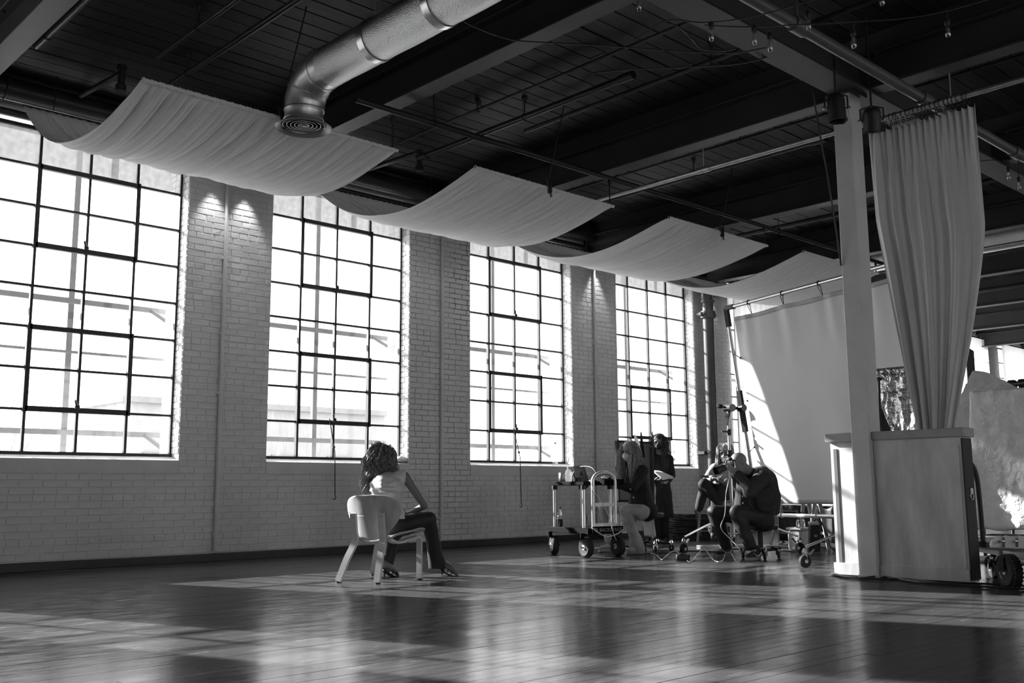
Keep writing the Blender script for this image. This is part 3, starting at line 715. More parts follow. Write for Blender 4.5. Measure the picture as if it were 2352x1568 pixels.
# main along the window wall, dropping down the last pier as the standpipe
t = thing('water_main', 'large black sprinkler main along the top of the window wall', 'pipe', (3, 10.3, 4.85))
MB().cyl((X0+.1, 10.52, 4.84), (16.2, 10.52, 4.82), .115, n=20).build('run', M_PIPE, t)
MB().cyl((X0+.1, 10.60, 4.62), (16.2, 10.60, 4.62), .04, n=12).build('lower_run', M_PIPE, t)
for x in (3.6, 7.26, 10.3, 13.4):
    m = MB(); m.cyl((x, 10.38, 4.9), (x, 9.3, 4.86 if x != 3.6 else 4.8), .03, n=10); m.lathe((x, 9.3, 4.62), (0, 0, 1), [(.05, 0), (.05, .06), (.035, .07), (.035, .2), (.045, .21), (.045, .26)], 12); m.build('branch', M_PIPE, t)
m = MB()
for x in (2.9, 6.2, 9.4, 12.6): m.tube([(x, 10.52, 4.95), (x, 10.52, ZC-.01)], .01, 6); m.ring((x, 10.52, 4.84), (1, 0, 0), .122, .008, 20, 5)
m.build('hangers', M_PIPE, t, kind='stuff')
M_STAND = mat('dark_standpipe', 0.06, 0.4, var=.2)
t = thing('standpipe', 'dark vertical standpipe with a bolted coupling on the last brick pier', 'pipe', (14.74, 10.5, 0))
MB().cyl((14.80, 10.50, 0.02), (14.80, 10.50, 4.12), .098, n=24).build('riser', M_STAND, t)
MB().tube(curve_pts([(14.80, 10.50, 4.10), (14.81, 10.53, 4.22), (14.88, 10.53, 4.32), (15.0, 10.53, 4.36), (15.5, 10.53, 4.37)], 5), .10, 20).build('elbow', M_STAND, t)
m = MB(); m.lathe((14.80, 10.50, 4.08), (0, 0, 1), [(.098, 0), (.125, .01), (.125, .05), (.098, .06)], 24); m.build('rim', M_STAND, t)
m = MB(); m.lathe((14.80, 10.50, 3.80), (0, 0, 1), [(.098, 0), (.135, .01), (.14, .07), (.135, .13), (.098, .14)], 24)
for s in (-1, 1): m.box((14.80+s*.165, 10.53, 3.87), (.09, .07, .07), bev=.01); m.cyl((14.80+s*.18, 10.45, 3.87), (14.80+s*.18, 10.61, 3.87), .018, n=8)
m.build('coupling', M_STAND, t)
m = MB(); m.box((14.80, 10.66, 1.4), (.30, .16, .05)); m.ring((14.80, 10.50, 1.4), (0, 0, 1), .104, .012, 24, 6); m.build('bracket', M_STAND, t)

# ---- painted conduits down the brick piers
for n, (x, lb, jb) in enumerate(((5.48, 'painted conduit down the first brick pier', 1), (8.79, 'painted conduit down the stained second brick pier', 0), (11.98, 'painted conduit down the third brick pier', 0))):
    t = thing('conduit', lb, 'conduit', (x, YB-.03, 0), 'painted conduits on the piers')
    MB().tube([(x-.0, YB-.035, .12), (x, YB-.035, ZC-.05)], .024, 10).build('tube', M_PLASTER, t)
    for z in ((.3, 1.9, 2.6, 3.5) if n == 0 else (.4, 1.3, 3.1)):
        m = MB(); m.box((x, YB-.02, z), (.075, .04, .03), bev=.005); m.lathe((x+.035, YB-.045, z), (0, -1, 0), [(.008, 0), (.004, .008)], 6); m.build('strap', M_PLASTER, t)
# ---- small cans that wash the piers with light
def par(name, label, p, d, r, L_, energy, yoke_up, spot=None, hang_z=ZC-.01):
    t = thing(name, label, 'spotlight', p); p = V(p); d = V(d).normalized(); s, u, _ = frame(d)
    MB().lathe(p, d, [(r*.55, -L_*.5), (r*.9, -L_*.42), (r, -L_*.25), (r, L_*.42), (r*1.12, L_*.44), (r*1.12, L_*.5), (r*.98, L_*.5), (r*.95, L_*.1), (0, -.2*L_)], 20, caps=False).build('can', M_BLACK, t, angle=50)
    lens = bpy.data.materials.get('lamp_lens')
    if lens is None:
        lens = bpy.data.materials.new('lamp_lens'); lens.use_nodes = True; b = lens.node_tree.nodes['Principled BSDF']; b.inputs['Base Color'].default_value = (.5, .5, .5, 1); b.inputs['Roughness'].default_value = .15
    MB().lathe(p+d*(L_*.22), d, [(0, .01), (r*.9, 0)], 20, caps=False).build('lens', lens, t)
    y = MB(); top = p+V((0, 0, yoke_up)); side = V((d.y, -d.x, 0))
    side = side.normalized() if side.length > .05 else V((.7, -.7, 0))
    y.tube([p+side*(r*1.05), p+side*(r*1.3), p+side*(r*1.3)+V((0, 0, yoke_up*.8)), top, p-side*(r*1.3)+V((0, 0, yoke_up*.8)), p-side*(r*1.3), p-side*(r*1.05)], .008, 6)
    y.build('yoke', M_BLACK, t)
    MB().tube([top, (top.x, top.y, hang_z)], .011, 8).build('hanger_rod', M_BLACK, t)
    k = MB()
    for sg in (-1, 1): k.lathe(p+side*(sg*r*1.3), side*sg, [(.014, 0), (.014, .02), (.006, .024)], 8)
    k.box(p+d*(L_*.5)+u*(r*1.15), (.03, .03, .012)); k.build('knobs', M_CHROME, t)
    if energy:
        li = bpy.data.lights.new('lamp', 'SPOT'); li.energy = energy; li.spot_size = math.radians(spot or 60); li.spot_blend = .7; li.shadow_soft_size = .03
        lo = bpy.data.objects.new('lamp', li); C.objects.link(lo); lo.location = p+d*(L_*.3); lo.rotation_euler = d.to_track_quat('-Z', 'Y').to_euler()
    return t
for (x, lb) in ((5.30, 'small black can light washing the first brick pier left of its conduit'), (5.72, 'small black can light washing the first brick pier right of its conduit'),
                (12.02, 'small black can light at the top of the third brick pier'), (15.2, 'small black can light above the standpipe')):
    par('can_light', lb, (x, YB-.16, 4.56), (0, .05, -1), .05, .18, 19, .16, 58)
par('stage_lamp', 'black stage lamp hung at the head of the white column', pd(1921, 248, 8.5), (.02, -.02, -1), .075, .24, 0, .13, hang_z=ZB+.02)
par('stage_lamp', 'black stage lamp behind the head of the white column', pd(2003, 276, 8.9), (.3, .2, -.9), .075, .22, 0, .13)

# ---- string lights
G_BULB = glass_mat('bulb_glass', 0.9, f0=.22)
def string(name, label, cords, bulbs, d, group=None):
    p0 = pd(*cords[0][0], d); t = thing(name, label, 'string lights', p0, group)
    for c in cords: MB().tube(curve_pts([pd(x, y, d) for x, y in c], 6), .005, 5).build('cord', M_CORK, t)
    for (x, y, yc_) in bulbs:
        p = pd(x, y, d); top = pd(x+random.uniform(-2, 2), yc_, d)
        s = MB(); s.tube([top, p+V((0, 0, .09))], .004, 5); s.lathe(p+V((0, 0, .045)), (0, 0, 1), [(.014, 0), (.019, .01), (.019, .045), (.012, .055), (.006, .06)], 10); so = s.build('socket', M_BLACK, t)
        b = MB().lathe(p, (0, 0, 1), [(.001, -.042), (.014, -.038), (.022, -.022), (.023, -.008), (.017, .018), (.013, .045)], 14, caps=False).build('bulb', G_BULB, so)
        MB().tube([p+V((-.006, 0, .035)), p+V((-.008, 0, -.01)), p+V((.008, 0, -.012)), p+V((.006, 0, .035))], .0018, 5).build('filament', M_CHROME, so)
    return t
string('string_lights', 'string of bare bulbs looped from the girder at the upper right', [[(1455, 95), (1530, 48), (1620, 52), (1730, 38), (1857, 4), (1900, -10)], [(1618, 58), (1700, 62), (1790, 59), (1961, 50), (2080, 42), (2180, 24), (2300, -10)]],
       [(1468, 12, -20), (1634, 82, 55), (1733, 90, 40), (1769, 106, 60), (1857, 56, 6), (1961, 98, 50), (2177, 73, 25), (2026, 0, -30)], 7.0)
string('string_lights', 'string of bare bulbs in the far bay right of the curtain', [[(2150, 385), (2230, 372), (2300, 366), (2380, 362)]], [(2317, 404, 366), (2341, 427, 364)], 11.0)
# loose cables strung under the ceiling
for n, (lb, pts, d) in enumerate((('black cable sagging from the duct to the girder', [(1050, 42), (1110, 70), (1180, 92), (1260, 98), (1400, 106), (1560, 118), (1680, 122), (1760, 110)], 8.2),
                     ('thin black wire from the ceiling hook to the girder', [(1362, 168), (1440, 160), (1560, 155), (1700, 146), (1800, 120)], 8.6),
                     ('twisted dark wire hanging at the girder string lights', [(1530, 52), (1560, 62), (1590, 90), (1612, 112), (1650, 118), (1690, 112)], 7.1),
                     ('black rope hanging beside the white column', [(1866, 205), (1885, 320), (1905, 430), (1932, 610)], 9.2))):
    p = [pd(x, y, d) for x, y in pts]; o = MB().tube(curve_pts(p, 5), .006 if n != 3 else .009, 6).build(('cable', 'wire', 'wire', 'rope')[n], M_CORK, None); tag(o, lb, ('cable', 'wire', 'wire', 'rope')[n])

# ---- sheer curtains in the far windows, with a rail each
def drape(u, v, x0, x1, y, z0, z1, n, amp, seed): 
    a = math.sin(u*n*2*PI+seed)+.5*math.sin(u*n*4.3*PI+seed*2+v)
    return V((x0+(x1-x0)*u, y+amp*a*(.6+.4*v), z1+(z0-z1)*v))
for n, k in enumerate((5, 6, 7, 8, 9)):
    lb = ['sheer curtain behind the tilted backdrop frame', 'sheer curtain hidden beyond the backdrop', 'sheer curtain beyond the hung curtain', 'sheer curtain left of the dark far pier', 'sheer curtain at the far right edge, the brightest'][n]
    t = thing('sheer_curtain', lb, 'curtain', (WL(k), 10.55, 0))
    MB().grid(lambda u, v: drape(u, v, WL(k)-.05, WL(k)+WW+.1, 10.60, .25, 4.66, 11, .03, k), 130, 12).build('cloth', M_SHEER, t, angle=180)
    MB().cyl((WL(k)-.1, 10.60, 4.68), (WL(k)+WW+.15, 10.60, 4.68), .016, n=8).build('rod', M_BLACK, t)
# ---- hook rods under the lower vents
for n, (x, z0, lb) in enumerate(((at(775, 1060, 'y', 10.62).x, .70, 'pull rod with a hook hanging below the second window'), (at(1201, 1066, 'y', 10.62).x, .55, 'pull rod with a hook hanging below the third window'))):
    t = thing('window_pull', lb, 'pull rod', (x, 10.66, z0)); m = MB(); m.tube([(x-.01, 10.80, 1.68), (x, 10.68, 1.25), (x, 10.66, z0+.03)], .006, 6); m.build('rod', M_BLACK, t)
    MB().tube(curve_pts([(x, 10.66, z0+.03), (x+.012, 10.66, z0), (x-.005, 10.66, z0-.03), (x-.03, 10.66, z0-.02)], 4), .005, 6).build('hook', M_BLACK, t)
    MB().lathe((x-.003, 10.70, 1.30), (0, 0, 1), [(.006, 0), (.016, .01), (.016, .03), (.006, .04)], 8).build('weight', M_BLACK, t)
# ================================================================== CURTAIN, COUNTER, BACKDROP
XC = 8.80
t = thing('gathered_curtain', 'tall satin curtain hung on the rail and gathered to a point behind the counter', 'curtain', (XC, 3.85, 1.2))
rc = random.Random(4); cw = [(rc.uniform(5, 26), rc.uniform(0, 6.3), rc.uniform(.3, 1)) for _ in range(10)]
def cur(u, v):
    yt0, yt1 = 3.34, 4.34; yb0, yb1 = 3.79, 4.03
    s = v**1.15 if v > 0 else 0
    y0 = yt0+(yb0-yt0)*max(0, (v-.35)/.65)**1.25; y1 = yt1+(yb1-yt1)*(0.10*v+0.9*max(0, (v-.28)/.72)**1.1)
    a = sum(m*(abs(math.sin(f*u+p+v*1.3))-.6) for f, p, m in cw)/3.0
    z = 4.15+(1.05-4.15)*v-0.03*abs(math.sin(u*PI*17))*max(0, 1-v*14)
    amp = .10*(.5+.6*v)*(0.5+0.5*min(1, v*9))
    return V((XC+0.035+amp*a+.02*math.sin(u*PI*34)*max(0, 1-v*5)+.012*noise.noise(V((u*7, v*4, 2))), y0+(y1-y0)*u, z))
MB().grid(cur, 240, 60).build('cloth', M_CURTAIN, t, angle=180, solid=.003)
for k in range(24):
    y = 3.36+.96*(k+.5)/24+rc.uniform(-.008, .008); m = MB(); m.ring((8.78, y, 4.215), (0, 1, 0), .034, .004, 14, 5); m.ring((XC, y, 4.155), (1, 0, .2), .013, .005, 10, 5)
    m.build('ring', M_BLACK, t)

M_PLY = mat('scuffed_plywood', 0.54, 0.5, var=.28, vscale=3.2, detail=9, bump=.12, bscale=10, stretch=(1, 1.6, .4))
M_PLYTOP = mat('counter_edge_wood', 0.34, 0.5, var=.15, vscale=4)
M_PLYTRIM = mat('counter_dark_batten', 0.12, .5)
t = thing('bar_counter', 'worn plywood bar counter built around the white column', 'counter', (8.6, 4.2, 0))
m = MB(); m.box((8.60, 4.593, .60), (.06, .245, 1.19)); m.build('end_cabinet', M_PLY, t, smooth=False)
m = MB(); m.box((8.535, 3.897, .60), (.17, .77, 1.19)); m.build('cabinet', M_PLY, t, smooth=False)
MB().box((8.66, 4.375, .60), (.07, .42, 1.19)).build('back_panel', M_PLY, t, smooth=False)
m = MB(); m.box((8.462, 4.593, .60), (.012, .22, 1.05)); m.build('panel', M_PLY, t, smooth=False)
m = MB(); m.box((8.446, 3.90, .60), (.006, .73, 1.05)); m.build('panel', M_PLY, t, smooth=False)
m = MB(); m.box((8.52, 4.593, .60), (.10, .235, 1.19)); m.build('end_cabinet_front', M_PLY, t, smooth=False)
MB().box((8.453, 4.655, .60), (.010, .032, 1.05)).build('dark_batten', M_PLYTRIM, t, smooth=False)
for (yc_, yl) in ((4.593, .245), (3.895, .77)): MB().box((8.445, yc_, .058), (.03, yl, .105), bev=.004).build('kick_board', M_PLY, t)
MB().box((8.535, 3.505, .6), (.18, .012, 1.16)).build('end_shade_panel', M_BLACK, t, smooth=False)  # black sheet paints in the shade on the counter's unlit end
MB().box((8.545, 3.885, 1.228), (.24, .80, .075), bev=.006).build('counter_top', M_PLYTOP, t)
MB().box((8.545, 4.605, 1.228), (.24, .27, .075), bev=.006).build('counter_top', M_PLYTOP, t)
MB().box((8.645, 4.375, 1.228), (.05, .18, .075), bev=.006).build('counter_top', M_PLYTOP, t)
m = MB(); m.ring((8.55, 3.495, .70), (0, 1, 0), .03, .006, 14, 6); m.box((8.55, 3.496, .74), (.05, .01, .05)); m.build('latch', M_ALU, t)
# ---- cable along the foot of the counter
for n, (lb, pts) in enumerate((('black cable looping in front of the counter and column', [(1912, 1318), (1930, 1324), (1975, 1330), (2020, 1326), (2060, 1332), (2120, 1341), (2200, 1346), (2290, 1352), (2360, 1356)]),
                               ('second black cable along the counter toward the right-hand cart', [(1910, 1321), (1950, 1329), (2010, 1333), (2080, 1333), (2160, 1341), (2240, 1343), (2310, 1346), (2370, 1350)]))):
    P = []
    for x, y in pts: p = fl(x, y); p.z = .012; P.append(p)
    tag(MB().tube(curve_pts(P, 6), .009, 6).build('cable', M_CORK, None), lb, 'cable')

# ---- backdrop: tilted tube frame with white silk, on two rolling stands
A0 = pd(1668, 708, 12.9); Bd = V((-.317, -.948, 0)); dn = (pd(1742, 1181, 12.85)-A0); FW = 3.0
t = thing('backdrop', 'large white silk backdrop laced into a tilted tube frame', 'backdrop', (A0+dn+Bd*1.5))
TL = A0; TR = A0+Bd*FW; BLf = A0+dn; BR = BLf+Bd*FW
for nm, a, b in (('top_tube', TL, TR), ('bottom_tube', BLf, BR)): MB().cyl(a, b, .024, n=14).build(nm, M_ALU, t)
for nm, a, b in (('side_tube', TL, BLf), ('side_tube', TR, BR)): MB().cyl(a, b, .022, n=12).build(nm, M_STEEL, t)
m = MB(); m.bar(TL+(BLf-TL)*.0, TL+(BLf-TL)*.09, .055, .055); m.bar(TL, TL+Bd*.16, .055, .055); m.build('corner', M_BLACK, t, smooth=False)
m = MB(); m.bar(TL+(BLf-TL)*.40, TL+(BLf-TL)*.60, .055, .055); m.build('sleeve', M_BLACK, t, smooth=False)
nrm = Bd.cross(dn).normalized()
def silk(u, v):
    top = .05+.005*math.sin(u*PI*3)**2; p = TL+Bd*(.13+(FW-.26)*u)+dn*(top+(.945-top)*v)
    puck = .024*math.sin(u*PI*15+math.sin(u*9))*max(0, 1-v*3)*(.5+.5*math.sin(u*23))+.02*noise.noise(V((u*6, v*3, 5)))+.03*max(0, v-.75)*math.sin(u*21)
    return p+nrm*puck
so = MB().grid(silk, 120, 90).build('silk', M_BACKDROP, t, angle=180)
def hem(v0, v1):
    return lambda u, v: silk(u, v0+(v1-v0)*v)+nrm*(.006 if nrm.x < 0 else -.006)
M_HEM = mat('backdrop_hem', .5, .8)
MB().grid(hem(0, .022), 60, 2).build('hem', M_HEM, so, solid=.006); MB().grid(hem(.978, 1), 60, 2).build('hem', M_HEM, so, solid=.006)
for u in (.12, .35, .58, .8):
    for v, nm in ((0, TL), (1, BLf)):
        q = silk(u, .01 if v == 0 else .99); r_ = nm+Bd*(.13+(FW-.26)*u)
        k = MB(); k.tube([r_+V((.0, 0, .03)), q+Bd*.02, r_-Bd*.05], .005, 5); k.ring(r_, Bd, .03, .005, 12, 5); k.ball(q, .012, 8)
        k.build('tie', M_BLACK if v == 0 else M_PAPER, t)
for v in (.22, .45, .7):
    q = silk(0, v); r_ = TL+dn*v; k = MB(); k.tube([r_, q], .005, 5); k.ball(q, .013, 8); k.build('tie', M_BLACK, t)

def caster(p, parent, r=.06, d=(1, 0, 0), m=None, nm='caster'):
    p = V(p); d = V(d).normalized(); s = V((-d.y, d.x, 0))
    f = MB(); f.lathe(p+V((0, 0, r*2+.03)), (0, 0, 1), [(.03, -.02), (.03, 0), (.015, .03)], 10)
    for sg in (-1, 1): f.bar(p+s*(sg*r*.42)+V((0, 0, r*2+.01)), p+s*(sg*r*.42)+V((0, 0, r)), .035, .006, d)
    f.bar(p-d*.05+V((0, 0, r*2+.0)), p-d*.10+V((0, 0, r*2+.05)), .03, .01)
    fo = f.build(nm, M_CHROME, parent, smooth=False)
    w_ = MB(); w_.lathe(p+V((0, 0, r))-s*(r*.3), s, [(r*.5, 0), (r*.92, 0), (r, r*.1), (r, r*.5), (r*.92, r*.6), (r*.5, r*.6)], 22); w_.build('wheel', m or M_RUBBER, fo)
    h = MB(); h.cyl(p+V((0, 0, r))-s*(r*.45), p+V((0, 0, r))+s*(r*.45), r*.3, n=12); h.build('hub', M_ALU, fo)
def roll_stand(c, feet, top, label):
    t = thing('rolling_stand', label, 'light stand', (c.x, c.y, 0)); c = V((c.x, c.y, 0))
    MB().cyl(c+V((0, 0, .16)), V((c.x, c.y, 1.2)), .024, n=14).build('pole', M_CHROME, t)
    MB().cyl(V((c.x, c.y, 1.2)), V((c.x, c.y, top)), .018, n=12).build('riser', M_STEEL, t)
    k = MB(); k.cyl((c.x, c.y, 1.14), (c.x, c.y, 1.26), .034, n=12); k.bar((c.x, c.y, 1.2), c+V((-.08, .04, 1.2)), .02, .02); k.cyl((c.x, c.y, top-.35), (c.x, c.y, top-.27), .03, n=12); k.bar((c.x, c.y, top-.3), c+V((-.09, .05, top-.3)), .018, .018)
    k.build('collars', M_BLACK, t, kind='stuff')
    for f in feet:
        f = V((f.x, f.y, 0)); d = (f-c).normalized()
        MB().cyl(c+V((0, 0, .46))+d*.03, f+V((0, 0, .20))-d*.02, .013, n=10).build('leg', M_CHROME, t)
        MB().cyl(c+V((0, 0, .20))+d*.02, c.lerp(f, .55)+V((0, 0, .30)), .008, n=8).build('strut', M_STEEL, t)
        caster(f, t, .062, d)
    MB().cyl(c+V((0, 0, .17)), c+V((0, 0, .48)), .034, n=14).build('base_collar', M_STEEL, t)
    return t
grip = TL+dn*.485
cs = pd(1683, 1225, 12.72); cs.z = 0
ts = roll_stand(cs, [fl(1571, 1272), fl(1838, 1270), V((11.75, 8.05, 0))], 1.80, 'chrome rolling stand holding the left edge of the backdrop frame, behind the photographer')
m = MB(); gc = V((cs.x, cs.y, 1.80)); m.cyl(gc+V((-.04, -.1, 0)), gc+V((.03, .05, 0)), .05, n=16); m.box(gc+V((-.05, .09, .03)), (.08, .05, .05), bev=.01); m.bar(gc, grip, .035, .035); m.cyl(grip-Bd*.05, grip+Bd*.05, .045, n=12); m.bar(gc+V((0, 0, -.04)), gc+V((-.02, .02, -.22)), .05, .03)
m.build('grip_head', M_BLACKG, ts)
c2 = BR+V((-.05, .12, 0)); c2 = V((9.72, 4.95, 0))
ts = roll_stand(c2, [fl(1850, 1303), V((9.55, 4.30, 0)), V((10.45, 5.1, 0))], 1.7, 'chrome rolling stand at the counter end of the backdrop, its front caster nearest the camera')
# ---- things behind the backdrop
t = thing('cloth_flag', 'wide black cloth hung behind the folding chairs under the backdrop', 'black cloth', (12.3, 7.2, 0))
d0, d1 = pd(1786, 1170, 14.2), pd(1990, 1178, 13.0); d0.z = d1.z = 0
MB().grid(lambda u, v: V((d0.x+(d1.x-d0.x)*u+.03*math.sin(u*25), d0.y+(d1.y-d0.y)*u, .04+v*.50)), 60, 6).build('cloth', M_BLACK, t, solid=.004)
m = MB(); m.cyl(d0+V((0, 0, .54)), d1+V((0, 0, .54)), .016, n=8); m.build('bar', M_STEEL, t)
for q in (d0, d1): MB().cyl(V((q.x, q.y, .01)), V((q.x, q.y, .55)), .016, n=8).build('post', M_STEEL, t)
M_CHW = mat('grey_folding_wood', .22, .5, var=.15)
def folding_chair(c, yaw, label, back=True):
    t = thing('folding_chair', label, 'folding chair', c, 'wooden folding chairs'); c = V(c); d = V((math.cos(yaw), math.sin(yaw), 0)); s = V((-d.y, d.x, 0))
    for sg in (-1, 1):
        o = s*(.20*sg)
        MB().bar(c+o-d*.26+V((0, 0, .0)), c+o+d*.20+V((0, 0, .46)), .035, .022, d).build('leg', M_CHW, t, smooth=False)
        MB().bar(c+o*.86+d*.28, c+o*.86-d*.25+V((0, 0, .82)), .035, .022, d).build('leg', M_CHW, t, smooth=False)
    for k in range(4): MB().box(c+d*(-.15+.1*k)+V((0, 0, .455)), (.085, .40, .016), (d, s, V((0, 0, 1)))).build('seat_slat', M_CHW, t, smooth=False)
    MB().bar(c-s*.2+d*.10+V((0, 0, .15)), c+s*.2+d*.10+V((0, 0, .15)), .03, .02).build('stretcher', M_CHW, t, smooth=False)
    if back:
        for z in (.66, .77): MB().bar(c-s*.19-d*(.16+(z-.66)*.6)+V((0, 0, z)), c+s*.19-d*(.16+(z-.66)*.6)+V((0, 0, z)), .02, .06).build('back_slat', M_CHW, t, smooth=False)
    return t
folding_chair(V((12.62, 9.02, 0)), 3.6, 'wooden folding chair under the woman sitting by the standpipe')
q = fl(1815, 1248); q.z = 0; folding_chair(q, 3.3, 'low wooden folding chair just behind the photographer', False)
def sawhorse(c, label):
    t = thing('sawhorse', label, 'sawhorse', c); c = V(c); a = V((.72, -.69, 0)); b = V((.69, .72, 0))
    for sa in (-1, 1):
        for sb in (-1, 1): MB().bar(c+a*(.12*sa)+b*(.25*sb)+V((0, 0, 0)), c+a*(.03*sa)+b*(.25*sb)+V((0, 0, .62)), .045, .03, b).build('leg', M_CHW, t, smooth=False)
    MB().bar(c-b*.32+V((0, 0, .62)), c+b*.32+V((0, 0, .62)), .05, .08).build('top_beam', M_CHW, t, smooth=False)
    for sa in (-1, 1): MB().bar(c+a*(.09*sa)-b*.25+V((0, 0, .2)), c+a*(.09*sa)+b*.25+V((0, 0, .2)), .03, .03).build('brace', M_CHW, t, smooth=False)
q = pd(1868, 1240, 12.9); q.z = 0; sawhorse(q, 'pale wooden sawhorse under the bottom edge of the backdrop')
# ---- battery tub and pack
q = fl(1838, 1264); q.z = 0
M_TUB = mat('clear_tub', .55, .3, spec=.5)
t = thing('battery_tub', 'grey plastic tub of battery gear beside the black battery pack', 'tub', q)
m = MB(); m.box(q+V((0, 0, .13)), (.26, .2, .26), bev=.03); m.build('body', M_TUB, t)
MB().box(q+V((0, 0, .27)), (.28, .22, .03), bev=.01).build('rim', M_LGREY, t)
for k in range(4): m = MB(); m.lathe(q+V((-.08+.055*k, -.03+.02*(k % 2), .28)), (0, 0, 1), [(.022, 0), (.022, .07), (.016, .08), (.016, .10)], 12); m.build('battery', (M_CHROME, M_BLACKG, M_LGREY, M_CHROME)[k], t)
MB().tube(curve_pts([q+V((-.02, 0, .37)), q+V((0, -.02, .45)), q+V((.06, -.02, .47)), q+V((.14, -.06, .4))], 6), .007, 6).build('lead', M_BLACK, t)
q2 = fl(1872, 1268); q2.z = 0
t = thing('battery_pack', 'black battery pack leaning beside the grey plastic tub', 'battery', q2)
ax = (V((.73, -.68, 0)), V((.68, .72, .12)).normalized(), V((-.06, -.1, 1)).normalized())
MB().box(q2+V((0, 0, .17)), (.13, .10, .32), ax, bev=.015).build('case', M_BLACK, t)
MB().box(q2+V((0, 0, .345)), (.12, .09, .04), ax, bev=.012).build('head', M_LGREY, t)
MB().box(q2+V((-.035, -.04, .2)), (.035, .01, .03), ax).build('sticker', M_GREY, t)
MB().tube(curve_pts([q2+V((0, 0, .37)), q2+V((.05, -.05, .40)), q2+V((.12, -.10, .22)), q2+V((.18, -.16, .02)), q2+V((.4, -.5, .012))], 6), .008, 6).build('lead', M_BLACK, t)
# ---- folded blankets
M_BLK = mat('dark_moving_blanket', .045, .9, var=.4, vscale=12, bump=.4, bscale=25); M_BLKE = mat('blanket_binding', .16, .9)
q = fl(1588, 1238); q.z = 0
for k in range(4):
    lb = ['folded dark moving blanket at the bottom of the pile', 'folded dark moving blanket second from the floor', 'folded dark moving blanket below the top one', 'folded dark moving blanket on top of the pile, pale-edged'][k]
    z0 = .10*k; t = thing('moving_blanket', lb, 'blanket', q+V((0, 0, z0)), 'stack of moving blankets')
    a = V((.86, -.5, 0)).normalized() if k % 2 else V((.78, -.62, 0)).normalized(); b = V((-a.y, a.x, 0)); wd = .36-.02*k
    m = MB()
    for j in range(3):
        def fn(u, v, j=j):
            x = wd*(u*2-1); yy = .30*(v*2-1); zz = z0+.017+.031*j+.004*noise.noise(V((u*5, v*5, k*3+j)))
            return q+a*(x+.012*noise.noise(V((v*3, j, k))))+b*yy+V((0, 0, zz))
        m.grid(fn, 14, 8)
    m.build('folds', M_BLK, t, solid=.026)
    e = MB(); c0 = q+b*-.30+V((0, 0, z0+.05)); e.tube([c0+a*(wd*.95*math.cos(x))+V((0, 0, .036*math.sin(x)+.004)) for x in [2*PI*i/30 for i in range(30)]], .007, 5, closed=True)
    e.build('binding', M_BLKE if k == 3 else M_BLK, t)
# ---- panel, white card behind the seated woman
q = pd(1458, 1060, 13.3)
cx = V((.72, -.69, 0)); cz = V((0, 0, 1))
t = thing('framed_board', 'black framed grey board standing behind the seated woman at the cart', 'board', V((q.x, q.y, 0)))
def P2(x, y, d=13.3): return pd(x, y, d)
for a, b in (((1417, 1012), (1420, 1235)), ((1417, 1013), (1500, 1017)), ((1497, 1017), (1500, 1235)), ((1420, 1150), (1500, 1152))): MB().bar(P2(*a), P2(*b), .05, .03).build('frame_bar', M_BLACK, t, smooth=False)
m = MB(); pc = [P2(1420, 1014, 13.34), P2(1498, 1018, 13.34), P2(1500, 1150, 13.34), P2(1422, 1150, 13.34)]; off = CF*.02; m.add([p for p in pc]+[p+off for p in pc], [(0, 1, 2, 3), (7, 6, 5, 4)]+[(i, i+4, (i+1) % 4+4, (i+1) % 4) for i in range(4)]); m.build('panel', M_GREY, t, smooth=False)
for x in (1425, 1496): f = P2(x, 1236, 13.5); f.z = .02; MB().bar(f-V((.1, .2, 0)), f+V((.1, .2, 0)), .04, .03).build('foot', M_BLACK, t, smooth=False)
t = thing('white_card', 'white foam card leaning upright behind the seated woman', 'card', P2(1466, 1150, 13.15))
pc = [P2(1457, 993, 13.1), P2(1470, 1018, 12.95), P2(1478, 1150, 12.95), P2(1457, 1150, 13.1)]; off = V((.012, .01, 0)); m = MB(); m.add(pc+[p+off for p in pc], [(0, 1, 2, 3), (7, 6, 5, 4)]+[(i, i+4, (i+1) % 4+4, (i+1) % 4) for i in range(4)]); m.build('sheet', M_PAPER, t, smooth=False)
MB().bar(P2(1457, 1150, 13.1), V((P2(1457, 1150, 13.1).x, P2(1457, 1150, 13.1).y, 0)), .03, .03).build('stand', M_BLACK, t, smooth=False)
t = thing('black_card', 'narrow black upright card between the two women', 'card', P2(1474, 1150, 13.0))
pc = [P2(1471, 992, 13.0), P2(1474, 992, 12.98), P2(1482, 1050, 12.98), P2(1470, 1050, 13.0), ]; off = V((.01, .01, 0)); m = MB(); m.add(pc+[p+off for p in pc], [(0, 1, 2, 3), (7, 6, 5, 4)]+[(i, i+4, (i+1) % 4+4, (i+1) % 4) for i in range(4)]); m.build('sheet', M_BLACK, t, smooth=False)
g0 = P2(1476, 1050, 13.0); MB().bar(g0, V((g0.x, g0.y, 0)), .03, .03).build('stand', M_BLACK, t, smooth=False)

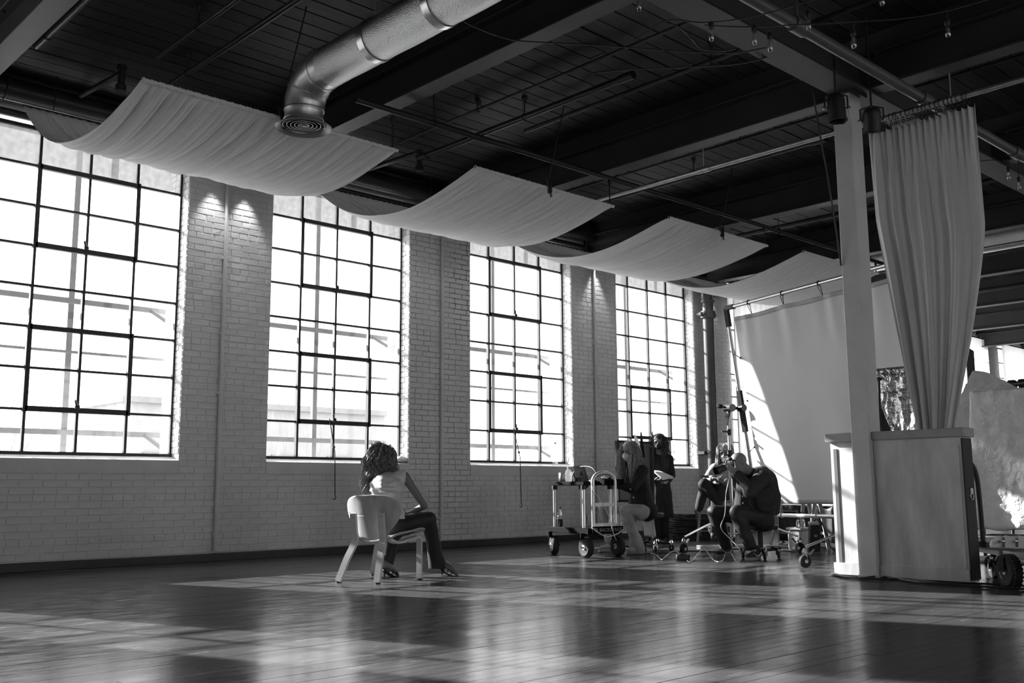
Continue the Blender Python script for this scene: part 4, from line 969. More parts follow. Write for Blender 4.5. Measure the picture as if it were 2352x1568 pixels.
# ================================================================== FAR RIGHT: foam rocks, foil, flag, cart
M_FOAM = mat('plaster_foam', .84, .8, var=.1, vscale=8, bump=.9, bscale=16, bdist=.03, detail=8)
def slab(name, label, poly, X, d_, th, seed, base):
    # an outline of real size extruded to its own thickness, with a rough carved face
    t = thing(name, label, 'foam rock', base)
    xs = [p[0] for p in poly]; zs = [p[1] for p in poly]
    bm = bmesh.new(); vs = [bm.verts.new((X, y, z)) for y, z in poly]; f = bm.faces.new(vs)
    r = bmesh.ops.extrude_face_region(bm, geom=[f]); 
    for e in r['geom']:
        if isinstance(e, bmesh.types.BMVert): e.co.x += th
    bmesh.ops.recalc_face_normals(bm, faces=bm.faces)
    me = bpy.data.meshes.new('body'); bm.to_mesh(me); bm.free(); o = bpy.data.objects.new('body', me); put(o, t); me.materials.append(M_FOAM)
    md = o.modifiers.new('r', 'REMESH'); md.mode = 'VOXEL'; md.voxel_size = .022
    dg = bpy.context.evaluated_depsgraph_get(); m2 = bpy.data.meshes.new_from_object(o.evaluated_get(dg)); o.modifiers.clear(); o.data = m2
    for v in m2.vertices:
        p = v.co; n = noise.fractal(p*9+V((seed, 0, 0)), 1, 2, 4)*.011+noise.noise(p*V((3, 14, 3)) if False else V((p.x*3, p.y*15, p.z*3)))*.008; pit = max(0, noise.noise(p*12+V((0, seed, 3)))-.35)*.03
        v.co += v.normal*(n-pit)
    m2.polygons.foreach_set('use_smooth', [True]*len(m2.polygons))
    if not m2.materials: m2.materials.append(M_FOAM)
    return t
def poly_at(X, pts): return [(at(x, y, 'x', X).y, at(x, y, 'x', X).z) for x, y in pts]
slab('foam_slab', 'rough white plaster-coated foam slab standing on the right-hand cart', poly_at(9.86, [(2236, 1206), (2230, 1060), (2222, 899), (2290, 893), (2352, 889), (2420, 886), (2430, 1222), (2352, 1213), (2290, 1218)]), 9.86, 0, .18, 3, (9.9, 3.3, .38))
slab('foam_boulder', 'pale foam boulder with a peaked top behind the foam slab', poly_at(10.75, [(2170, 1215), (2178, 985), (2200, 920), (2222, 868), (2232, 850), (2250, 852), (2275, 865), (2310, 885), (2360, 905), (2360, 1215)]), 10.75, 0, .28, 9, (10.9, 3.9, 0))
M_CRINKLE = mat('crinkled_foil', .75, .32, metal=1.0, bump=1.0, bscale=9, bdist=.05)
t = thing('foil_board', 'crinkled silver foil board leaning behind the gathered curtain', 'reflector', (9.6, 4.4, 0))
f0 = [(9.75, 4.86), (9.35, 4.0)]
def foil(u, v):
    x = 9.62+.28*v; y = 5.0-.72*u; z = .02+1.98*v
    return V((x-.10*(1-v)+.02*noise.noise(V((u*9, v*9, 1)))+.01*noise.noise(V((u*30, v*30, 2))), y, z))
MB().grid(foil, 60, 60).build('foil', M_CRINKLE, t, angle=180, solid=.004)
MB().bar((9.56, 5.0, .03), (9.9, 5.0, 2.0), .03, .02).build('batten', M_BLACK, t, smooth=False)
t = thing('flag_stand', 'thin black stand with a black flag just right of the column', 'stand', (9.05, 4.62, 0))
q0 = pd(2022, 990, 9.55); q1 = pd(2019, 870, 9.55)
MB().tube([(q0.x, q0.y, .02), q0, q1], .012, 8).build('pole', M_BLACK, t); MB().box(q1, (.05, .05, .03), bev=.008).build('clamp', M_BLACK, t)
m = MB(); a, b, c_ = pd(2022, 930, 9.6), pd(2026, 1000, 9.6), pd(2052, 1000, 9.6); m.add([a, b, c_, a+CF*.01, b+CF*.01, c_+CF*.01], [(0, 1, 2), (5, 4, 3), (0, 3, 4, 1), (1, 4, 5, 2), (2, 5, 3, 0)]); m.build('flag', M_BLACK, t, smooth=False)
t = thing('black_flag', 'black angular flag rising above the foam boulder', 'flag', pd(2235, 850, 11.6))
pc = [pd(2211, 789, 11.6), pd(2237, 806, 11.6), pd(2243, 900, 11.6), pd(2226, 900, 11.6), pd(2218, 800, 11.6)]; m = MB(); m.add(pc+[p+CF*.02 for p in pc], [(0, 1, 2, 3, 4), (9, 8, 7, 6, 5)]+[(i, i+5, (i+1) % 5+5, (i+1) % 5) for i in range(5)]); m.build('sheet', M_BLACK, t, smooth=False)
g0 = pd(2236, 900, 11.6); MB().bar(g0, V((g0.x, g0.y, 0)), .03, .03).build('stand', M_BLACK, t, smooth=False)
t = thing('lighting_bar', 'black tube with clamps above the foam slab at the right edge', 'bar', pd(2330, 885, 12))
MB().cyl(pd(2290, 886, 12), pd(2420, 872, 11.2), .022, n=10).build('tube', M_BLACK, t)
for x in (2325, 2349):
    k = MB(); p = pd(x, 880+ (2349-x)*.1, 11.85); k.box(p, (.10, .10, .10), bev=.02); k.ring(p+V((.0, 0, -.09)), (1, .2, 0), .05, .014, 14, 6); k.build('clamp', M_BLACK, t)
for x in (2300, 2400): p = pd(x, 884, 11.95); MB().cyl(V((p.x, p.y, 0)), p, .02, n=8).build('leg', M_BLACK, t)

# ---- wheels and carts
def wheel(c, axis, r, wdt, parent, hubm=None, name='wheel', spokes=0, knob=False):
    c = V(c); s, u, a = frame(axis)
    tb = MB(); tb.lathe(c-a*(wdt/2), a, [(r*.58, 0), (r*.80, -.004), (r*.95, wdt*.12), (r, wdt*.32), (r, wdt*.68), (r*.95, wdt*.88), (r*.80, wdt+.004), (r*.58, wdt)], 32)
    if knob:
        for i in range(26):
            an = 2*PI*i/26; o = s*math.cos(an)+u*math.sin(an)
            for sg in (-1, 0, 1): tb.box(c+o*(r+.001)+a*(sg*wdt*.28), (.018, wdt*.2, .012), (o.cross(a), a, o))
    to = tb.build(name, M_RUBBER, parent)
    hb = MB()
    if spokes:
        hb.lathe(c-a*(wdt*.5), a, [(r*.50, 0), (r*.60, 0), (r*.60, wdt), (r*.50, wdt)], 28, caps=False); hb.cyl(c-a*(wdt*.55), c+a*(wdt*.55), r*.17, n=14)
        for i in range(spokes):
            an = 2*PI*i/spokes; o = s*math.cos(an)+u*math.sin(an)
            for sg in (-1, 1): hb.bar(c+o*(r*.12)+a*(sg*wdt*.42), c+o*(r*.54)+a*(sg*wdt*.42), r*.09, .012, a)
    else:
        hb.lathe(c-a*(wdt*.52), a, [(r*.57, .01), (r*.60, 0), (r*.52, .012), (r*.30, .02), (r*.26, -.004), (.001, -.006)], 28, caps=False)
        hb.lathe(c+a*(wdt*.52), -a, [(r*.57, .01), (r*.60, 0), (r*.52, .012), (r*.30, .02), (r*.26, -.004), (.001, -.006)], 28, caps=False)
    hb.build('hub', hubm or M_ALU, to)
    return to
# right-hand cart
A = V((.62, .784, 0)).normalized(); S = V((A.y, -A.x, 0))
o0 = V((8.32, 3.02, 0)); t = thing('equipment_cart', 'black folding equipment cart with knobbly wheels at the right edge', 'cart', o0)
near0 = pd(2372, 1286, 7.5); far0 = pd(2238, 1266, 9.0); near0.z = far0.z = .235
for off in (0, .62):
    MB().bar(near0+S*off-A*.35, far0+S*off, .06, .05).build('side_rail', M_BLACK, t, smooth=False)
for f in (0.0, .5, 1.0): p = near0.lerp(far0, f); MB().bar(p, p+S*.62, .05, .05).build('cross_rail', M_BLACK, t, smooth=False)
MB().box((near0+far0)/2+S*.31-A*.18+V((0, 0, .022)), (.60, (far0-near0).length+.3, .012), (S, A, V((0, 0, 1)))).build('deck', M_BLACK, t, smooth=False)
hp = pd(2262, 1300, 8.6); hb_ = V((hp.x, hp.y, .26)); 
MB().tube(curve_pts([hb_, hb_+V((-.01, .0, .4)), hb_+V((-.02, .01, .62)), hb_+V((-.05, .04, .72)), hb_+V((-.10, .09, .75)), hb_+A*.2+V((-.06, 0, .75))], 6), .022, 12).build('handle', M_BLACK, t)
MB().box(hb_+V((0, 0, .02)), (.08, .08, .06), bev=.01).build('handle_socket', M_BLACK, t)
wc = fl(2322, 1352); wheel((wc.x, wc.y, .128), S, .128, .085, t, M_LGREY, spokes=9, knob=True)
wc2 = wc+S*.62; wheel((wc2.x, wc2.y, .128), S, .128, .085, t, M_LGREY, spokes=9, knob=True)
cp = fl(2285, 1327); caster(cp, t, .075, A); caster(cp+S*.5, t, .075, A)
for q in (wc, wc2): MB().bar(V((q.x, q.y, .13))-S*.06, V((q.x, q.y, .24))-S*.06, .04, .03).build('axle_bracket', M_BLACK, t, smooth=False)
# coiled lamp head lying on the cart, steel plates
M_SILV = mat('silver_paint', .6, .35, metal=.5); UPZ = V((0, 0, 1))
for k, (x, y) in enumerate(((2298, 1262), (2328, 1258))):
    p = pd(x, y, 8.4); p.z = .273; lb = ('left of two silver lamp yokes with white plates on the right-hand cart', 'right of two silver lamp yokes with white plates on the right-hand cart')[k]
    t = thing('lamp_yoke', lb, 'lamp yoke', p, 'lamp yokes on the cart')
    arc = [(.09*math.cos(PI*q/14), .09*math.sin(PI*q/14)) for q in range(15)]
    MB().prism(arc, p, S, UPZ, .008).build('scale_plate', M_SILV, t, smooth=False)
    MB().prism([(-.03, 0), (.055, 0), (.05, .085), (-.02, .10)], p-A*.03+S*.05, S, UPZ, .01).build('white_plate', M_WHITE, t, smooth=False)
    MB().lathe(p-A*.02+UPZ*.05, -A, [(.012, 0), (.012, .03), (.005, .034)], 10).build('bolt', M_CHROME, t)
t = thing('platform_truck', 'black platform truck under the foam slab with a ratchet strap', 'truck', (9.9, 3.1, 0))
MB().box((9.95, 3.1, .275), (.5, 1.8, .10), bev=.01).build('deck', M_BLACK, t)
MB().box((9.69, 3.2, .40), (.012, .05, .26)).build('strap', M_BLACKG, t); MB().box((9.68, 3.2, .47), (.02, .06, .08), bev=.005).build('buckle', M_ALU, t)
for (x, y) in ((9.78, 3.85), (9.78, 2.4), (10.12, 3.85), (10.12, 2.4)): caster((x, y, 0), t, .075, (0, 1, 0))
for k in range(3):
    p = pd(2250, 1240+k*4, 11.5+.0*k); o = thing('steel_tube', ('upper', 'middle', 'lower')[k]+' of three pale tubes lying on the floor behind the right-hand cart', 'tube', (10.9+.12*k, 4.2, .02), 'pale tubes on the floor')
    MB().cyl((11.2-.2*k, 4.9, .022), (11.2-.2*k, 2.0, .022), .02, n=10).build('tube', M_WHITE, o); MB().cyl((11.2-.2*k, 4.92, .022), (11.2-.2*k, 4.86, .022), .021, n=10).build('cap', M_GREY, o)
# ================================================================== PEOPLE
def blob(name, prims, m, parent, vox=.008, smooth=4, wr=0.0, ws=14, seed=0, label=None, cut=None, wstretch=(1, 1, 1)):
    mb = MB()
    for q in prims:
        if q[0] == 'c': mb.capsule(q[1], q[2], q[3], q[4])
        else: mb.ball(q[1], q[2], 18, q[3] if len(q) > 3 else None)
    o = mb.build(name, m, parent)
    a = o.modifiers.new('r', 'REMESH'); a.mode = 'VOXEL'; a.voxel_size = vox
    b = o.modifiers.new('s', 'SMOOTH'); b.factor = .5; b.iterations = smooth
    me = bpy.data.meshes.new_from_object(o.evaluated_get(bpy.context.evaluated_depsgraph_get())); o.modifiers.clear(); o.data = me
    me.name = name
    if cut:
        bm = bmesh.new(); bm.from_mesh(me)
        for (co, no) in cut: 
            g = bmesh.ops.bisect_plane(bm, geom=bm.verts[:]+bm.edges[:]+bm.faces[:], plane_co=co, plane_no=no, clear_outer=True)
            bmesh.ops.holes_fill(bm, edges=[e for e in bm.edges if e.is_boundary])
        bm.to_mesh(me); bm.free()
    if wr:
        nv = []
        for v in me.vertices:
            p = V((v.co.x*wstretch[0], v.co.y*wstretch[1], v.co.z*wstretch[2])); n = noise.noise(p*ws+V((seed, seed*2, 0)))
            n2 = abs(noise.noise(p*ws*.6+V((0, seed, 7))))
            nv.append(v.co+v.normal*(wr*(n*.6-n2*1.1+.25)))
        for v, c in zip(me.vertices, nv): v.co = c
    me.polygons.foreach_set('use_smooth', [True]*len(me.polygons))
    if not me.materials: me.materials.append(m)
    if label: o['label'] = label
    return o
def chain(pts, rs): return [('c', pts[i], pts[i+1], rs[i], rs[i+1]) for i in range(len(pts)-1)]
def hand(w_, d, n, side=1, curl=.5, s=1.0, spread=.0, thumb=.6):
    d = V(d).normalized(); n = V(n); n = (n-d*n.dot(d)).normalized(); l = d.cross(n)*side; P = []
    for k in range(4):
        kn = w_+d*(.088*s)+l*((1.5-k)*.021*s)
        P.append(('c', w_+d*.012*s+l*((1.5-k)*.012*s), kn, .016*s, .0125*s))
        L_ = (.072, .080, .075, .060)[k]*s; a = 0.10; p = kn; f = (d+l*((1.5-k)*spread)).normalized()
        for j, (fr, r0, r1) in enumerate(((.45, .0100, .0092), (.32, .0092, .0085), (.23, .0085, .0072))):
            a += curl*(.9 if j else .7); q = p+(f*math.cos(a)+n*math.sin(a))*(L_*fr); P.append(('c', p, q, r0*s, r1*s)); p = q
    r0 = w_+d*.028*s+l*.020*s; q = r0+(d*.55+l*.75+n*.25).normalized()*.045*s; P.append(('c', r0, q, .015*s, .0125*s))
    q2 = q+(d*.8+l*(.6-thumb*.5)+n*thumb).normalized()*.034*s; P.append(('c', q, q2, .0115*s, .010*s)); q3 = q2+(d*.9+l*(.3-thumb*.4)+n*thumb).normalized()*.026*s; P.append(('c', q2, q3, .010*s, .008*s))
    return P
def head(c, fw, up, s=1.0, nose=True):
    fw = V(fw).normalized(); up = V(up); up = (up-fw*up.dot(fw)).normalized(); l = up.cross(fw); A = (fw, l, up)
    P = [('e', c+up*.032*s-fw*.012*s, (.098*s, .077*s, .090*s), A), ('e', c-up*.035*s+fw*.022*s, (.072*s, .060*s, .080*s), A), ('e', c-up*.092*s+fw*.055*s, (.030*s, .032*s, .024*s), A)]
    if nose: P += [('c', c+fw*.088*s+up*.012*s, c+fw*.104*s-up*.022*s, .009*s, .014*s)]
    for sg in (-1, 1):
        P += [('e', c+l*(sg*.077*s)-fw*.008*s-up*.008*s, (.022*s, .009*s, .033*s), A), ('e', c+fw*.070*s+l*(sg*.034*s)+up*.030*s, (.018*s, .028*s, .010*s), A), ('e', c+fw*.066*s+l*(sg*.040*s)-up*.02*s, (.02*s, .024*s, .022*s), A)]
    P += [('c', c+fw*.083*s-up*.052*s+l*.016*s, c+fw*.083*s-up*.052*s-l*.016*s, .009*s, .009*s)]
    return P, A
def face_bits(c, A, parent, s=1.0, mouth=True, brow=M_EYE):
    fw, l, up = A
    for sg in (-1, 1):
        MB().ball(c+fw*.083*s+l*(sg*.032*s)+up*.008*s, (.008*s, .014*s, .008*s), 10, A).build('eye', M_EYE, parent)
        MB().tube(curve_pts([c+fw*.084*s+l*(sg*.016*s)+up*.028*s, c+fw*.086*s+l*(sg*.034*s)+up*.034*s, c+fw*.074*s+l*(sg*.052*s)+up*.026*s], 4), .0045*s, 5).build('eyebrow', brow, parent)
    if mouth: MB().ball(c+fw*.090*s-up*.052*s, (.006*s, .022*s, .004*s), 10, A).build('mouth', mat('lips', .2, .4), parent)
def strands(starts, parent, m, name='hair', seed=0, wave=.014, r=.010, fq=2.2, sub=6, spread=.016):
    rr = random.Random(seed); mb = MB()
    for ctrl in starts:
        ph = rr.uniform(0, 6.3); ax1 = V((rr.gauss(0, 1), rr.gauss(0, 1), rr.gauss(0, .3))).normalized(); ax2 = V((rr.gauss(0, 1), rr.gauss(0, 1), rr.gauss(0, .3))).normalized(); lf = rr.uniform(.85, 1.1)
        for s in range(sub):
            off = V((rr.gauss(0, 1), rr.gauss(0, 1), rr.gauss(0, 1)))*spread*.5; p2 = ph+rr.gauss(0, .35); end = rr.uniform(.82, 1.0)
            pts = curve_pts(ctrl, 5); n = len(pts); out = []
            for i, p in enumerate(pts):
                t = i/(n-1); a = wave*min(1, t*1.6)
                out.append(p+off*(.6+.4*math.sin(t*PI))+ax1*(a*math.sin(p2+t*fq*2*PI*lf))+ax2*(a*.7*math.cos(p2*1.3+t*fq*2*PI*lf)))
            out = out[:max(4, int(n*end))]; n = len(out); r0 = r*rr.uniform(.7, 1.3)
            mb.tube(out, [r0*(1-.75*max(0, (i/(n-1)-.6)/.4)) for i in range(n)], 5)
    return mb.build(name, m, parent)
def hair_mat(name, v, hi):
    m = mat(name, v, .38, var=.0); nt = m.node_tree; N = nt.nodes; L = nt.links; b = N['Principled BSDF']
    n = N.new('ShaderNodeTexNoise'); n.inputs['Scale'].default_value = 60; g = N.new('ShaderNodeNewGeometry'); L.new(g.outputs['Position'], n.inputs['Vector'])
    oi = N.new('ShaderNodeMapRange'); oi.inputs['From Min'].default_value = .35; oi.inputs['From Max'].default_value = .65; oi.inputs['To Min'].default_value = v; oi.inputs['To Max'].default_value = hi
    L.new(n.outputs[0], oi.inputs[0]); L.new(oi.outputs[0], b.inputs['Base Color']); b.inputs['Specular IOR Level'].default_value = .6; return m
def nd(x, y, d): return pd(x, y, d)
M_HAIR1 = hair_mat('wavy_brown_hair', .075, .26); M_HAIR2 = hair_mat('blonde_streaked_hair', .10, .42); M_HAIR3 = hair_mat('dark_hair', .018, .04); M_HAIR4 = hair_mat('fair_hair', .3, .55)
M_BLOUSE = mat('pale_blouse', .56, .7, bump=.1, bscale=90); M_TROUS = mat('black_trousers', .014, .65, bump=.1, bscale=50)
M_DENIM = mat('dark_denim', .030, .8, var=.35, vscale=14, bump=.2, bscale=180); M_JEANS = mat('light_jeans', .36, .8, var=.25, vscale=9, bump=.2, bscale=160)
M_COAT = mat('black_coat', .010, .8, bump=.15, bscale=60); M_SUEDE = mat('pale_suede', .34, .9, var=.15, vscale=20)

# ---- the chair the model sits on
M_OAK = mat('oak_plywood', .42, .42, var=.18, vscale=9, stretch=(2.2, 2.2, .35), bump=.05, bscale=30); M_OAKE = mat('oak_frame', .52, .38, var=.1, vscale=10)
FR = V((.93, .37, 0)).normalized(); LT = V((-FR.y, FR.x, 0)); UP = V((0, 0, 1))
ch = thing('lounge_chair', 'bent-plywood lounge chair with a rounded back that the model sits on', 'chair', (5.3, 7.4, 0))
BC = pd(849, 1187, 8.62); BU = (UP*math.cos(.22)-FR*math.sin(.22)).normalized(); BN = FR*math.cos(.22)+UP*math.sin(.22)
def shell_back(u, v):
    an = 2*PI*u; r_ = v; x = math.cos(an); y = math.sin(an); k = 1/((abs(x)**2.5+abs(y)**2.5)**(1/2.5)); x *= k*r_; y *= k*r_
    wd = .270*(1+.13*y if y > 0 else 1+.34*y); hx = x*wd; hy = y*(.180 if y > 0 else .21)
    return BC+LT*hx+BU*(hy+.012)+BN*(.10*(hx/.285)**2-.03*y*y*(y < 0))
MB().grid(shell_back, 72, 14).build('backrest', M_OAK, ch, angle=80, solid=.014)
SCn = BC+FR*.29-UP*.165
def shell_seat(u, v):
    a = u*2-1; b = v*2-1; wd = .27*(1-.10*(b*b)-.22*max(0, -b)); e = max(0, abs(a)**6)
    return SCn+LT*(wd*a)+FR*(.27*b*(1-.10*a*a))+UP*(.045*(a*a)*1.0+.03*b+.02*max(0, b)**3*-1.5-.03*max(0, 1-abs(b+1)*3))
MB().grid(shell_seat, 26, 26).build('seat', M_OAK, ch, angle=80, solid=.016)
def strip(mb, pts, wd, th, side):
    P = curve_pts(pts, 6); vs = []; fs = []
    for i, p in enumerate(P):
        a = P[max(0, i-1)]; b = P[min(len(P)-1, i+1)]; d = (b-a).normalized(); s = (side-d*side.dot(d)).normalized(); n = d.cross(s)
        vs += [p+s*(wd/2)+n*(th/2), p-s*(wd/2)+n*(th/2), p-s*(wd/2)-n*(th/2), p+s*(wd/2)-n*(th/2)]
    for i in range(len(P)-1):
        for k in range(4): fs.append((i*4+k, i*4+(k+1) % 4, (i+1)*4+(k+1) % 4, (i+1)*4+k))
    n = len(P); fs += [(3, 2, 1, 0), (n*4-4, n*4-3, n*4-2, n*4-1)]; mb.add(vs, fs); return mb
for (ft, mid, tp, nm) in (((866, 1341), (867, 1245), (860, 1182), 'r'), ((777, 1338), (820, 1243), (808, 1184), 'l')):
    f = fl(*ft); f.z = .012; lat = LT*(-.13 if nm == 'r' else .15)
    top = BC+lat-BN*.022+BU*.0; top.z = pd(tp[0], tp[1], 8.6).z; low = BC+lat-BN*.03-BU*.175
    low2 = f.lerp(low, .62)
    lg = strip(MB(), [f, f.lerp(low, .5), low-UP*.03, low+BU*.06, top+BU*.02], .058, .026, LT).build('leg', M_OAKE, ch, angle=50)
    for k in range(2): MB().lathe(top-BU*(.015+.05*k)-BN*.012, -BN, [(.009, 0), (.009, .004), (.001, .003)], 10).build('bolt', M_BLACK, lg)
    MB().box(f-UP*.006, (.05, .03, .012)).build('foot_glide', M_BLACK, lg)
for (ft, sg) in (((963, 1331), -1), ((856, 1320), 1)):
    f = fl(*ft); f.z = .01; st = SCn+LT*(sg*.19)
    corner = V((f.x, f.y, 0))*1.0; corner = f.lerp(SCn+FR*.20+LT*(sg*.21), .88)
    lg = strip(MB(), [f, f.lerp(corner, .75), SCn+FR*.19+LT*(sg*.205)-UP*.028, SCn+FR*.08+LT*(sg*.185)-UP*.035, SCn-FR*.12+LT*(sg*.16)-UP*.055, BC+LT*(sg*.14)-BN*.012-BU*.165], .05, .024, LT).build('leg', M_OAKE, ch, angle=50)
    MB().box(f-UP*.004, (.045, .03, .012)).build('foot_glide', M_BLACK, lg)
m = MB()
for sg in (-1, 1): m.lathe(SCn+FR*.05+LT*(sg*.18)-UP*.05, -UP, [(.008, 0), (.008, .012), (.004, .016)], 8)
m.build('bolts', M_BLACK, ch, kind='stuff')

# ---- the model, seen from behind, leaning forward
mo = thing('person', 'woman in pale sleeveless blouse and black trousers seated with her back turned', 'person', (5.6, 7.4, 0))
pel = SCn+FR*.02+UP*.135
hipR = nd(903, 1212, 8.86); hipL = pel+LT*.10+FR*.02
kneeR = nd(984, 1192, 9.12); kneeL = pel+FR*.42+LT*.16+UP*.03
ankR = nd(1006, 1300, 9.25); ankL = nd(887, 1303, 9.20)
waist = nd(884, 1160, 8.88); chest = nd(889, 1118, 9.02); neck = nd(887, 1088, 9.14); hc = nd(874, 1060, 9.20)
shR = nd(930, 1093, 9.02); shL = nd(850, 1100, 9.25)
elR = nd(975, 1161, 9.05); wrR = nd(937, 1181, 9.16); elL = nd(842, 1160, 9.5); wrL = nd(880, 1185, 9.55)
hf = (FR*.75+LT*.35-UP*.45).normalized(); HP, HA = head(hc, hf, UP+FR*.4, 1.0)
legs = chain([hipR, kneeR, ankR], [.088, .060, .040])+chain([hipL, kneeL, ankL], [.088, .060, .040])
torso = chain([pel, waist, chest], [.125, .090, .094])+[('c', chest-LT*.05, chest+LT*.05, .085, .085), ('c', hipR, hipL, .10, .10), ('c', shR, chest, .042, .065), ('c', shL, chest, .042, .065)]
body = HP+chain([chest, neck, hc-UP*.03], [.075, .052, .05])+torso+legs+chain([shR, elR, wrR], [.044, .033, .022])+chain([shL, elL, wrL], [.044, .033, .022])
body += hand(wrR, nd(920, 1176, 9.12)-wrR, V((0, 0, -1)), -1, .35, .95)+hand(wrL, FR*.4-UP*.4-LT*.3, -LT, 1, .4, .95)
def foot(an, toe, heel):
    return [('c', an, heel+UP*.03, .036, .030), ('c', heel+UP*.05, (heel*.4+toe*.6)+UP*.045, .030, .030), ('c', (heel*.4+toe*.6)+UP*.045, toe+UP*.014, .030, .016)]
hlR, toR = fl(1012, 1321), fl(1049, 1322); hlL, toL = fl(880, 1326), fl(896, 1318)
hlR.z += .075; hlL.z += .075; toL = hlL+(FR*.85+LT*-.3).normalized()*.17; toL.z = .0
body += foot(ankR, toR, hlR)+foot(ankL, toL, hlL)
bo = blob('body', body, M_SKIN_D, mo, .0065, 3)
face_bits(hc, HA, bo)
hem_n = (UP*.9+FR*.35).normalized()
bl = chain([pel+UP*.02, waist, chest], [.152, .128, .136])+[('c', shR, chest+UP*.02, .058, .104), ('c', shL, chest+UP*.02, .056, .09), ('c', chest-LT*.06, chest+LT*.06, .108, .108), ('c', chest+UP*.02, neck-UP*.02, .10, .066)]
vt = neck-UP*.02
blo = blob('blouse', bl, M_BLOUSE, mo, .007, 4, wr=.013, ws=16, seed=3, wstretch=(.5, .5, 2.2), cut=[(pel+UP*.01, -UP), (shR+CR*.012, CR), (shL-CR*.03, -CR)])
tr = chain([hipR, kneeR], [.100, .077])+chain([kneeR, kneeR.lerp(ankR, .45), ankR-UP*.03], [.074, .064, .082])+chain([hipL, kneeL], [.100, .077])+chain([kneeL, kneeL.lerp(ankL, .45), ankL-UP*.02], [.074, .060, .062])+[('c', hipR, hipL, .115, .115), ('c', pel, pel+UP*.05, .13, .125)]
blob('trousers', tr, M_TROUS, mo, .008, 4, wr=.008, ws=12, seed=5, cut=[(V((0, 0, .065)), -UP)])
for an, toe, heel, nm in ((ankR, toR, hlR, 'r'), (ankL, toL, hlL, 'l')):
    d = V((toe.x-heel.x, toe.y-heel.y, 0)).normalized(); sd = V((-d.y, d.x, 0)); s = MB()
    s.grid(lambda u, v: heel.lerp(toe, u)+UP*(-.012+.075*0*u)+UP*((1-u)*.0+.016*math.sin(PI*u)*-1+.006+ (0.0 if u > .6 else 0))+sd*((v-.5)*(.045+.03*math.sin(PI*min(1, u*1.15)))), 14, 4)
    so = s.build('shoe', M_BLACK, mo, solid=.010)
    hb = heel+d*.015; MB().tube([V((hb.x-.0, hb.y, .004)), hb+UP*-.005], [.005, .014], 8).build('heel', M_BLACKG, so)
    k = MB()
    for f in (.55, .78): q = heel.lerp(toe, f); k.tube(curve_pts([q-sd*.04, q+UP*.05*(1.2-f*.4), q+sd*.04], 5), .006, 6)
    k.tube([an+V((math.cos(i*PI/8), math.sin(i*PI/8), 0))*.043-UP*.01 for i in range(16)], .006, 6, closed=True); k.build('straps', M_BLACKG, so)
fw, l, up = HA
cap = [('e', hc+up*.038-fw*.028, (.100, .094, .098), HA), ('e', hc-up*.03-fw*.045, (.075, .088, .09), HA)]
hro = blob('hair', cap, M_HAIR1, mo, .008, 3, wr=.010, ws=30, seed=2)
rr = random.Random(12); st = []
for k in range(150):
    a = rr.uniform(-2.3, 2.3); t0 = rr.uniform(.0, 1.5)
    dirv = (-fw*math.cos(a)+l*math.sin(a)); p0 = hc+up*(.04+.098*math.sin(t0))+dirv*(.100*math.cos(t0))-fw*.02
    ln = rr.uniform(.10, .19) if abs(a) < .9 else rr.uniform(.16, .30)
    if a > .9: ln *= 1.25
    if a < -.6: ln *= .62
    out = hc-up*.02+dirv*.108-fw*.015; drop = V((0, 0, -1)); top = hc+up*.10+dirv*.085-fw*.02
    st.append([p0, p0.lerp(top, .5)+dirv*.015, out+dirv*rr.uniform(-.005, .012)+up*.03, out+dirv*rr.uniform(.0, .03)+drop*.05, out+dirv*rr.uniform(-.01, .035)+drop*(.05+ln*.5), out+dirv*rr.uniform(-.02, .03)+drop*(ln+.03)+l*.02])
strands(st, hro, M_HAIR1, 'locks', 3, .018, .0032, 2.7, 9, .03)

# ---- photographer on a low stool
ph_ = thing('person', 'bald man in a dark denim jacket crouched on a low stool, photographing', 'person', (10.0, 6.5, 0))
D0 = 11.15
pel = nd(1752, 1190, D0); mid = nd(1756, 1145, D0); chest = nd(1748, 1108, D0); nk = nd(1724, 1088, D0-.02); hc = nd(1698, 1064, D0-.03)
scr = CR; hf = (-CR*.80-UP*.52-CF*.22).normalized(); HP, HA = head(hc, hf, UP*.8-CR*.55, .98)
shN = nd(1752, 1096, D0-.20); shF = nd(1734, 1094, D0+.20)
elN = nd(1722, 1126, D0-.30); wrN = nd(1694, 1089, D0-.20)
elF = nd(1698, 1108, D0+.30); wrF = nd(1683, 1062, D0+.10)
hipN = nd(1752, 1194, D0-.11); hipF = nd(1742, 1192, D0+.13)
knN = nd(1692, 1176, D0-.26); anN = nd(1724, 1256, D0-.28); knF = nd(1641, 1176, D0+.16); anF = nd(1666, 1254, D0+.18)
body = HP+chain([chest, nk, hc+CR*.03-UP*.03], [.09, .064, .06])+chain([pel, mid, chest], [.15, .15, .155])+[('c', shN, shF, .07, .07), ('c', hipN, hipF, .11, .11)]
body += chain([shN, elN, wrN], [.058, .044, .028])+chain([shF, elF, wrF], [.058, .044, .028])
body += chain([hipN, knN, anN], [.09, .065, .045])+chain([hipF, knF, anF], [.09, .065, .045])
body += hand(wrN, (-CR*.72+UP*.62), -CF*.25+UP*.6-CR*.35, 1, .30, 1.05, .1)+hand(wrF, (-CR*.55+UP*.35-CF*.6), -UP*.9-CR*.3, 1, .42, 1.05, .12)
bo = blob('body', body, M_SKIN, ph_, .006, 3); face_bits(hc, HA, bo, .98, mouth=True)
fw, l, up = HA
jk = chain([pel+UP*.06, mid, chest], [.178, .182, .178])+[('c', shN, shF, .10, .10), ('c', shN, chest, .10, .135), ('c', shF, chest, .10, .135), ('c', chest, nk+CR*.02-UP*.02, .14, .085)]
